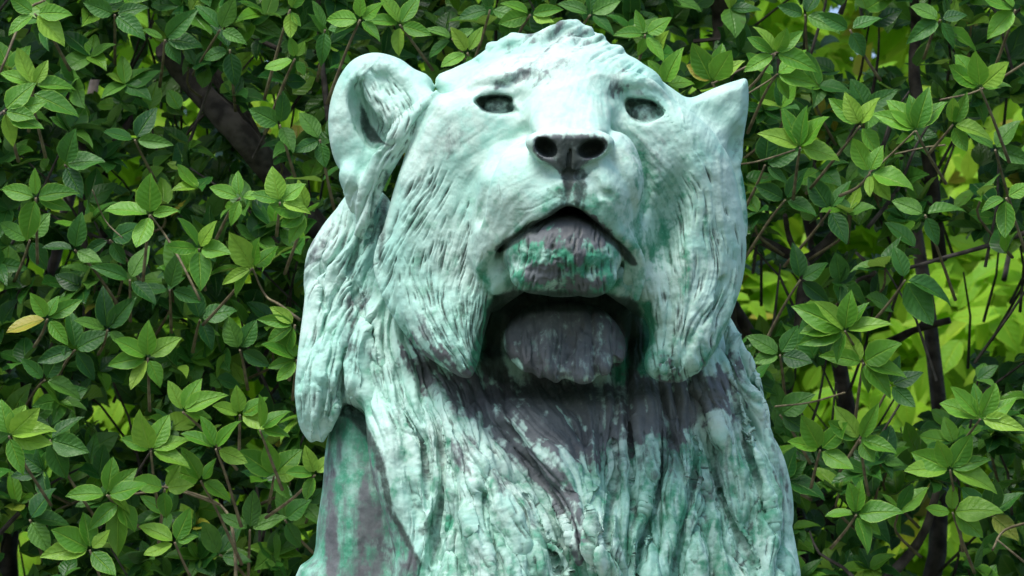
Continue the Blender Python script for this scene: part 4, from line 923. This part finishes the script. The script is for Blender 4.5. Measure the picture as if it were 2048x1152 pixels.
# the rosettes that stand out in front: centre, then (direction, length) of every leaf; tone y young, o older
ROS = [
 (68, 172, 'y', [(118, 88), (150, 80), (12, 92), (0, 80), (60, 60)]), (8, 222, 'y', [(48, 90), (8, 96), (-32, 100), (-8, 70), (-70, 80)]), (62, 186, 'y', [(-22, 112)]),
 (70, 28, 'y', [(8, 82), (-48, 90), (-150, 66), (150, 60)]), (72, 396, 'y', [(160, 84), (92, 66), (14, 82), (-18, 80), (-108, 92)]), (300, 430, 'y', [(160, 96), (88, 84), (10, 62), (-108, 78)]),
 (398, 498, 'y', [(112, 74), (58, 66), (-6, 66), (178, 72), (-90, 90)]), (505, 536, 'y', [(122, 86), (36, 72), (206, 74), (-128, 74), (76, 66)]), (612, 424, 'y', [(168, 84), (128, 70), (210, 66), (-122, 76), (100, 72)]),
 (560, 405, 'y', [(105, 74), (40, 70), (160, 58), (-10, 60)]), (480, 396, 'y', [(160, 70), (95, 62), (10, 50), (-110, 60)]), (95, 638, 'y', [(190, 92), (118, 60), (32, 84), (-48, 66), (74, 50)]),
 (296, 716, 'y', [(142, 80), (92, 76), (32, 84), (-58, 66), (186, 84), (-120, 78)]), (215, 660, 'o', [(100, 90), (50, 96), (160, 70), (-40, 60)]), (590, 650, 'y', [(170, 82), (205, 70), (-112, 66), (140, 60)]),
 (594, 720, 'y', [(150, 78), (196, 62), (110, 50), (-128, 60)]), (18, 872, 'y', [(62, 74), (36, 90), (14, 92), (-10, 96), (-72, 92), (100, 80)]), (302, 902, 'y', [(112, 88), (70, 84), (28, 92), (-20, 84), (150, 70)]),
 (366, 824, 'y', [(118, 74), (70, 84), (28, 90), (-10, 66)]), (432, 898, 'y', [(108, 80), (58, 82), (150, 84), (-22, 70)]), (214, 990, 'y', [(176, 88), (82, 82), (38, 86), (8, 92), (-30, 60)]),
 (330, 978, 'y', [(-92, 62), (8, 60), (158, 70), (60, 60)]), (238, 1005, 'y', [(-98, 122), (-60, 70), (-140, 80)]), (402, 962, 'y', [(112, 84), (152, 76), (-30, 74), (46, 60)]), (548, 952, 'y', [(98, 78), (140, 86), (42, 80), (-60, 52), (10, 66)]),
 (630, 950, 'y', [(108, 60), (50, 60), (-110, 54), (170, 60)]), (180, 1100, 'y', [(150, 90), (92, 78), (-40, 80), (175, 96), (40, 60)]), (350, 1085, 'y', [(150, 90), (20, 50), (60, 84), (200, 70)]), (480, 830, 'y', [(100, 60), (30, 76), (-16, 80), (150, 60)]),
 (520, 860, 'y', [(88, 74), (44, 72), (-8, 60)]), (150, 700, 'o', [(90, 90), (30, 84), (-60, 76), (200, 80)]), (90, 760, 'o', [(60, 80), (-20, 86), (140, 70)]), (230, 30, 'o', [(20, 70), (-30, 80), (160, 70)]),
 (330, 80, 'o', [(40, 90), (0, 84), (-50, 60), (150, 50)]), (440, 60, 'o', [(60, 80), (-20, 60), (130, 70)]), (590, 118, 'y', [(100, 44), (62, 42), (-160, 66), (-60, 40)]), (460, 100, 'o', [(120, 70), (190, 60), (-80, 80)]),
 (580, 20, 'y', [(-90, 56), (-60, 40), (60, 60)]), (720, 40, 'y', [(178, 70), (30, 66), (88, 60), (-160, 62), (-40, 60)]), (800, 50, 'y', [(60, 76), (-20, 70), (165, 70), (-100, 66), (110, 74)]), (935, 106, 'y', [(118, 62), (60, 66), (-152, 60), (-80, 36)]),
 (905, 78, 'o', [(150, 60), (-150, 66), (30, 50)]), (650, 60, 'o', [(110, 66), (-100, 70), (10, 60)]), (1060, 30, 'y', [(190, 64), (150, 60), (20, 70), (-20, 56)]), (1180, 30, 'o', [(150, 70), (30, 74), (90, 60), (-30, 60)]),
 (980, 20, 'o', [(100, 60), (190, 70), (-20, 70)]), (1290, 70, 'y', [(110, 60), (30, 72), (-50, 66), (170, 60), (-110, 44)]),
 (1550, 108, 'y', [(112, 66), (142, 70), (40, 72), (-10, 90), (-152, 80), (60, 56)]), (1552, 150, 'y', [(36, 84), (-6, 90), (150, 82), (-60, 56)]), (1424, 165, 'y', [(112, 100), (78, 92), (60, 86), (140, 70), (36, 80)]), (1330, 170, 'y', [(70, 74), (120, 66), (10, 60), (160, 50)]),
 (1600, 296, 'y', [(148, 84), (116, 96), (50, 88), (84, 86), (-10, 80)]), (1720, 252, 'y', [(112, 80), (140, 86), (60, 70), (-60, 76)]), (1832, 262, 'y', [(124, 96), (96, 76), (46, 88), (76, 96), (150, 96)]), (1740, 346, 'y', [(68, 62), (-98, 46), (-16, 98), (120, 84), (-50, 70)]),
 (1960, 176, 'y', [(118, 86), (92, 82), (38, 82), (150, 84), (10, 60)]), (1905, 250, 'y', [(96, 60), (-14, 82), (60, 66), (-60, 60)]), (2030, 20, 'y', [(160, 84), (-140, 80), (120, 60)]), (1880, 40, 'o', [(-60, 70), (20, 60), (150, 66), (-150, 76)]),
 (1690, 662, 'y', [(150, 116), (128, 92), (88, 76), (52, 80), (18, 106), (170, 92), (-170, 100), (-110, 60), (70, 60)]), (1726, 726, 'y', [(160, 84), (120, 80), (-46, 84), (-10, 92), (30, 90), (-80, 60)]), (1780, 770, 'o', [(20, 80), (-40, 70), (70, 66)]),
 (2012, 396, 'y', [(-90, 92), (-160, 52), (30, 60)]), (1960, 838, 'y', [(132, 90), (156, 96), (100, 84), (26, 96), (-6, 90), (60, 84)]), (1900, 940, 'y', [(150, 86), (112, 74), (60, 90), (20, 84), (178, 104), (-30, 70), (-10, 100)]), (1720, 880, 'y', [(124, 88), (60, 80), (150, 84), (-10, 74), (-60, 50)]),
 (1712, 1030, 'y', [(166, 66), (86, 72), (104, 70), (10, 94), (-40, 66), (-72, 82)]), (1560, 710, 'o', [(-170, 60), (-20, 70), (140, 80), (60, 70)]), (1500, 760, 'o', [(40, 60), (-20, 80), (-60, 60)]), (1570, 960, 'o', [(40, 60), (-10, 90), (80, 70), (-60, 60)]),
 (1640, 900, 'y', [(120, 80), (40, 84), (-30, 80), (160, 70)]), (1560, 830, 'o', [(30, 80), (-30, 70), (100, 70)]), (1980, 1030, 'o', [(140, 90), (40, 84), (-40, 80), (80, 80)]), (1905, 1025, 'y', [(12, 96), (-30, 84), (90, 60), (170, 60)]), (1600, 560, 'o', [(100, 76), (30, 70), (-40, 80)]),
 (1810, 560, 'o', [(-60, 110), (-16, 120), (100, 76)]), (1660, 420, 'o', [(120, 90), (60, 80), (-60, 84)]), (1850, 430, 'o', [(150, 80), (20, 90), (-70, 70)]), (1570, 400, 'o', [(60, 80), (-20, 70), (150, 70)]),
 (1530, 330, 'o', [(20, 80), (80, 74), (-40, 60)]), (1990, 300, 'o', [(140, 80), (60, 84), (-20, 80)]), (1700, 60, 'o', [(30, 70), (150, 76), (-60, 60)]),
 (1610, 30, 'o', [(60, 70), (-20, 80), (160, 60)]), (260, 560, 'o', [(60, 84), (150, 76), (-40, 80)]), (220, 480, 'o', [(20, 80), (-160, 70), (-60, 60)]), (150, 500, 'o', [(80, 80), (-30, 70), (170, 70)]), (480, 700, 'o', [(120, 80), (60, 70), (-30, 76)]),
 (400, 640, 'o', [(100, 80), (20, 84), (-60, 70)]), (340, 580, 'o', [(80, 84), (-20, 76), (180, 70)]), (130, 330, 'o', [(70, 80), (10, 84), (-60, 76)]), (270, 280, 'o', [(60, 84), (-10, 80), (160, 70)]), (560, 250, 'o', [(80, 70), (150, 70), (-60, 60)]),
 (640, 280, 'o', [(120, 70), (200, 60), (-80, 60)]), (100, 880, 'o', [(40, 90), (-20, 84), (-70, 90)]), (60, 1040, 'o', [(60, 84), (0, 90), (-60, 80)]), (500, 1060, 'o', [(80, 84), (20, 80), (150, 76)]), (570, 1040, 'o', [(100, 76), (40, 70), (-60, 70)]),
 (440, 1110, 'o', [(60, 84), (120, 80), (-10, 70)]), (60, 480, 'o', [(60, 70), (150, 76), (-60, 70)]),
]
TOW = -FWD
n_leaf = {'L': 0, 'R': 0}; n_twig = {'L': 0, 'R': 0}
joined = {('L', 'y'): [], ('L', 'o'): [], ('R', 'y'): [], ('R', 'o'): []}
twig_bits = {'L': [], 'R': []}
def place_leaf(side, tone, M, parent):
    if n_leaf[side] < 300 and parent is not None:
        n_leaf[side] += 1
        o = bpy.data.objects.new('leaf', random.choice(young if tone == 'y' else old)); col.objects.link(o)
        o.parent = parent; o.matrix_basis = M
    else: joined[(side, tone)].append(M)
def rosette(x, y, tone, leaves, depth, objects=True):
    side = 'L' if x < 1080 else 'R'
    c_ = ray(x, y, depth); k = S * depth / DIST
    back = (FWD * random.uniform(.5, .9) - UP * random.uniform(.3, .9) + RIGHT * random.uniform(-.5, .5)) * random.uniform(.12, .22)
    pts = crv([c_ + TOW * .004, c_ + back * .4 + UP * random.uniform(-.01, .01), c_ + back], 3)
    parent = None
    if objects:
        parent = link('twig', tube_mesh('twig', pts, (.0022, .0036), 5), m_twig, SH[side])
    else: twig_bits[side].append((pts, (.0022, .0036)))
    for a, L in leaves:
        a += random.uniform(-5, 5); f_ = random.uniform(-.1, .55)
        d = RIGHT * math.cos(R(a)) + UP * math.sin(R(a)) + TOW * f_
        n = TOW * random.uniform(.55, 1.) + UP * random.uniform(.2, .9) + RIGHT * random.uniform(-.45, .45)
        place_leaf(side, tone, frame(c_ + d.normalized() * .006, d, n, L * k * random.uniform(.98, 1.1) * math.sqrt(1 + f_ * f_), random.uniform(.9, 1.12)), parent)
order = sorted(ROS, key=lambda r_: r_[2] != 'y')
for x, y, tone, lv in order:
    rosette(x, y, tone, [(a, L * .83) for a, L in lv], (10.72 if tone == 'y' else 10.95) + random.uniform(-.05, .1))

# the shrubs' depth: shoots wherever the photograph is not seen through
GAPS = [(1945, 585, 140, 80), (1820, 690, 60, 34), (1900, 620, 100, 60), (2010, 620, 60, 70), (1780, 790, 70, 40), (1640, 770, 50, 30), (1870, 760, 60, 30), (1480, 610, 18, 40), (1550, 590, 18, 30), (1880, 1060, 50, 26), (1700, 800, 40, 30),
        (1910, 340, 30, 24), (1590, 470, 22, 14), (560, 220, 44, 26), (390, 230, 16, 36), (315, 225, 12, 20), (295, 30, 20, 16), (240, 830, 30, 30), (90, 525, 40, 14), (185, 480, 16, 16), (30, 1110, 26, 40), (130, 400, 20, 20),
        (1720, 110, 34, 20), (1690, 40, 24, 18), (1560, 30, 30, 20), (2010, 250, 24, 20), (1630, 300, 12, 12), (1940, 990, 20, 14), (470, 660, 16, 12), (520, 770, 30, 10), (1780, 700, 40, 30), (1800, 100, 12, 12), (1845, 1110, 26, 22),
        (520, 900, 14, 10), (640, 370, 12, 10), (1720, 480, 30, 12), (1860, 480, 30, 10), (1640, 800, 40, 24), (270, 350, 14, 14), (650, 180, 10, 10)]
SKYGAP = [(1788, 88, 20, 16), (1720, 78, 7, 6), (1731, 108, 7, 6), (1645, 36, 5, 5), (1660, 28, 4, 4), (1722, 114, 5, 4)]
def hole(x, y, pad, gaps):
    return any(((x - a) / (rx + pad)) ** 2 + ((y - b) / (ry + pad)) ** 2 < 1 for a, b, rx, ry in gaps)
def dens(x, y): return 1. if x < 1500 else .8
LIMB = [(345, 118, 34), (378, 158, 40), (405, 190, 42), (432, 218, 46), (462, 250, 46), (490, 282, 46), (520, 315, 44), (545, 340, 34), (1608, 525, 46), (1580, 500, 36), (1640, 490, 40), (1604, 580, 34), (1550, 490, 30), (1850, 525, 24), (1920, 505, 24), (165, 380, 20), (1440, 30, 30)]
def leaf_clear(M, gaps, depth_pad=0):
    p = (M @ Vector((0, .55, 0))) - CAM; z = p.dot(FWD); k = S * z / DIST
    x = 1024 + p.dot(RIGHT) / k; y = 576 - p.dot(UP) / k
    if z < 11.6 and any((x - a) ** 2 + (y - b) ** 2 < c_ * c_ for a, b, c_ in LIMB): return False
    return not hole(x, y, 34 if x > 1400 else 20, gaps)
for i in range(7800):
    x, y = random.uniform(-420, 2470), random.uniform(-520, 1560); shoot_parent = None
    if random.random() > dens(x, y): continue
    if 760 < x < 1420 and 260 < y and random.random() < .55: continue
    depth = random.uniform(11.05, 12.5); k = S
    side = 'L' if x < 1080 else 'R'
    c_ = ray(x, y, depth)
    if depth < 11.2 and 0 < x < 2048 and 0 < y < 1152 and not (640 < x < 1480) and n_leaf[side] < 294 and not hole(x, y, 40, GAPS):
        shoot_parent = link('twig', tube_mesh('twig', crv([c_, c_ + FWD * .06 - UP * .04, c_ + FWD * .14 - UP * random.uniform(.05, .12) + RIGHT * random.uniform(-.08, .08)], 3), (.0022, .0034), 5), m_twig, SH[side])
    axis = (TOW * random.uniform(.1, 1.) + UP * random.uniform(.1, 1.) + RIGHT * random.uniform(-.8, .8)).normalized()
    e1 = axis.orthogonal().normalized(); e2 = axis.cross(e1)
    nl = random.randint(4, 7); ph = random.uniform(0, 6.28)
    for j in range(nl):
        q = ph + j * 2.4; el = random.uniform(.15, .9)
        d = (e1 * math.cos(q) + e2 * math.sin(q)) * math.cos(el) + axis * math.sin(el)
        n = axis * .9 + Vector((random.uniform(-.3, .3), random.uniform(-.3, .3), random.uniform(0, .5)))
        M = frame(c_, d, n, random.uniform(.044, .080), random.uniform(.85, 1.25))
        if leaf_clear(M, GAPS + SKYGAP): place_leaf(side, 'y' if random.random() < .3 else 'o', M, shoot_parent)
    if random.random() < .1:
        b = (-axis * .7 + Vector((random.uniform(-.4, .4), random.uniform(0, .6), -.5))) * .2
        twig_bits[side].append(([c_, c_ + b * .5 + Vector((.01, 0, .01)), c_ + b], (.002, .0035)))
for (side, tone), ms_ in joined.items():
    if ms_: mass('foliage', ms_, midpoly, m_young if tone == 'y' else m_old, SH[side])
# limbs and branches seen between the leaves
BR = [([(330, 95), (372, 150), (430, 215), (480, 270), (545, 345), (640, 470)], 46, 62, 11.3), ([(388, 70), (420, 130), (470, 210), (520, 300), (570, 380)], 26, 40, 11.5), ([(345, 120), (300, 190), (250, 260), (200, 330)], 15, 22, 11.6),
      ([(160, 250), (168, 340), (164, 440), (175, 560), (170, 700)], 14, 18, 11.5), ([(205, 330), (212, 420), (200, 520)], 18, 20, 11.8), ([(636, -20), (638, 60), (644, 130), (660, 260)], 10, 14, 11.2), ([(440, 30), (500, 70), (560, 100)], 10, 12, 11.3),
      ([(540, 700), (430, 780), (380, 900), (350, 1060)], 12, 18, 11.6), ([(330, 970), (440, 1010), (468, 1080), (472, 1200)], 5, 9, 10.95), ([(215, 992), (290, 985), (330, 974), (440, 1010)], 4, 5, 10.85), ([(590, 1000), (588, 1060), (600, 1160)], 9, 12, 11.3),
      ([(1432, -30), (1446, 40), (1450, 130), (1460, 300)], 40, 46, 11.6), ([(1828, -20), (1832, 60), (1830, 160), (1860, 330), (1880, 520)], 20, 30, 11.6), ([(1500, 470), (1560, 500), (1608, 530), (1606, 600), (1596, 720)], 18, 30, 11.4),
      ([(1608, 525), (1640, 500), (1690, 440), (1720, 380)], 26, 16, 11.5), ([(1570, 430), (1580, 480), (1605, 520)], 10, 16, 11.35), ([(2080, 455), (1980, 490), (1890, 515), (1795, 542)], 12, 7, 11.2), ([(1690, 590), (1716, 560), (1750, 545), (1712, 505)], 10, 7, 11.2),
      ([(1640, 660), (1700, 600), (1750, 550)], 24, 18, 11.8), ([(2034, 440), (2020, 500), (2008, 560)], 10, 12, 12.6), ([(1750, 1180), (1810, 1120), (1850, 1060), (1880, 960)], 24, 14, 11.3), ([(1680, 720), (1760, 690), (1830, 660), (1900, 640)], 16, 14, 11.9),
      ([(1770, 700), (1850, 640), (1860, 560)], 10, 8, 11.9), ([(1995, 1080), (2080, 1150)], 4, 6, 10.9), ([(1985, 1100), (2010, 1060), (2080, 1040)], 5, 6, 10.9), ([(1830, 262), (1770, 320), (1738, 346)], 3.5, 4.5, 10.8), ([(1790, 308), (1850, 295), (1890, 290)], 3.5, 4, 10.85),
      ([(1424, 168), (1500, 130), (1556, 104)], 5, 4, 10.85), ([(1495, 188), (1540, 160), (1555, 148)], 4, 3.5, 10.8), ([(1550, 813), (1620, 805), (1690, 785)], 4, 4, 10.9), ([(300, 430), (330, 470), (360, 520), (400, 600)], 4, 6, 10.85), ([(505, 536), (530, 590), (560, 610), (600, 640)], 4, 7, 10.85),
      ([(185, 380), (210, 440), (245, 476)], 3, 3, 10.9), ([(0, 145), (50, 28), (90, 0)], 6, 5, 10.8), ([(-20, 245), (30, 205), (68, 172)], 7, 5, 10.78), ([(1470, 330), (1520, 322), (1590, 300)], 4, 3.5, 10.85), ([(1880, 200), (1960, 180), (2060, 120)], 4, 5, 10.85)]
for pts, w0_, w1_, dep in BR:
    p0 = pts[0]; side = 'L' if p0[0] < 1080 else 'R'
    P = crv([ray(x, y, dep + .04 * math.sin(i * 1.7)) for i, (x, y) in enumerate(pts)], 4)
    k = S * dep / DIST * .5
    link('branch', tube_mesh('branch', P, (w0_ * k, w1_ * k), 9 if w0_ > 12 else 6, .10), m_bark if w0_ > 6.5 else m_twig, SH[side])
for side in 'LR':
    s_ = -1 if side == 'L' else 1
    for j in range(5):        # stems that rise from the ground inside the shrub
        x = s_ * (random.uniform(.75, 1.5) if side == 'L' else random.uniform(.35, .72)); yy = 11.75 + random.uniform(-.1, .5)
        P = crv([(x, yy, 0), (x + random.uniform(-.1, .1), yy, 1.2), (x + random.uniform(-.2, .2), yy, 2.4), (x + random.uniform(-.2, .3), yy + .1, 3.6), (x + random.uniform(-.4, .4), yy + .2, 4.7)], 4)
        link('stem', tube_mesh('stem', P, (.045, .012), 8, .08), m_bark, SH[side])
    V, F = [], []
    for j in range(40):
        dep = random.uniform(11.1, 12.3); x = random.uniform(-300, 1080) if side == 'L' else random.uniform(1080, 2400); y = random.uniform(-300, 1450); a = random.gauss(80, 40); L = random.uniform(80, 300)
        q = [(x + math.cos(R(a)) * L * t_ + random.uniform(-12, 12), y - math.sin(R(a)) * L * t_ + random.uniform(-12, 12)) for t_ in (0, .33, .66, 1)]
        if any(hole(p[0], p[1], 25, GAPS[:8]) for p in q): continue
        twig_bits[side].append((crv([ray(*p, dep) for p in q], 2), (random.uniform(.003, .006), .0018)))
    for pts, rd in twig_bits[side]:
        v, f = tube_data(pts, rd, 4); o_ = len(V); V += v; F += [tuple(i + o_ for i in t_) for t_ in f]
    me = bpy.data.meshes.new('twigs'); me.from_pydata(V, [], F); me.update()
    tag(link('twigs', me, m_bark, SH[side]), kind='stuff')

# the sunlit shrub beyond, seen through the gaps
big = [(1880, 640, 60), (1920, 560, 110), (1960, 600, 100), (1990, 540, 110), (2020, 600, 100), (1900, 680, 90), (1950, 690, 80), (1780, 780, 90), (1810, 800, 90), (1740, 790, 80), (2000, 700, 80), (1870, 600, 90), (1660, 770, 70), (1870, 770, 70), (1860, 1060, 80),
       (1900, 1050, 70), (1540, 620, 60), (1480, 610, 60), (560, 210, 60), (580, 230, 60), (540, 220, 60), (390, 230, 50), (240, 820, 70), (250, 850, 60), (30, 1100, 70), (50, 1130, 70), (1910, 340, 60), (600, 240, 50), (300, 30, 50), (1690, 770, 70)]
for x, y, L in big:
    for j in range(5):
        xx, yy = x + random.uniform(-45, 45), y + random.uniform(-35, 35); dep = random.uniform(13.9, 14.2)
        a = random.uniform(-150, -30) if random.random() < .6 else random.uniform(0, 360)
        d = RIGHT * math.cos(R(a)) + UP * math.sin(R(a)) + TOW * random.uniform(-.2, .5)
        M = frame(ray(xx, yy, dep), d, TOW * .6 + UP * .9 + RIGHT * random.uniform(-.5, .5), L * S * 1.4 * random.uniform(.8, 1.1))
        o = bpy.data.objects.new('leaf', random.choice(lime)); col.objects.link(o); o.parent = bank; o.matrix_parent_inverse = Matrix.Translation(-bank.location); o.matrix_basis = M
ms_ = []
while len(ms_) < 31000:
    x, y = random.uniform(-350, 2400), random.uniform(-350, 1500); dep = random.uniform(14.2, 15.8)
    if hole(x, y, 30, SKYGAP): continue
    a = random.uniform(0, 360); d = RIGHT * math.cos(R(a)) + UP * math.sin(R(a)) + TOW * random.uniform(-.5, .6)
    ms_.append(frame(ray(x, y, dep), d, TOW * .5 + UP * random.uniform(.3, 1.2) + RIGHT * random.uniform(-.7, .7), random.uniform(.07, .13)))
mass('foliage', ms_, lowpoly, m_sunlit, bank)
for j in range(6):
    x = -1.6 + j * .75 + random.uniform(-.2, .2)
    link('stem', tube_mesh('stem', crv([(x, 15.0, 0), (x + .1, 15.0, 1.5), (x - .1, 15.1, 3), (x + random.uniform(-.4, .4), 15.1, 4.8)], 4), (.05, .014), 7, .08), m_bark, bank)
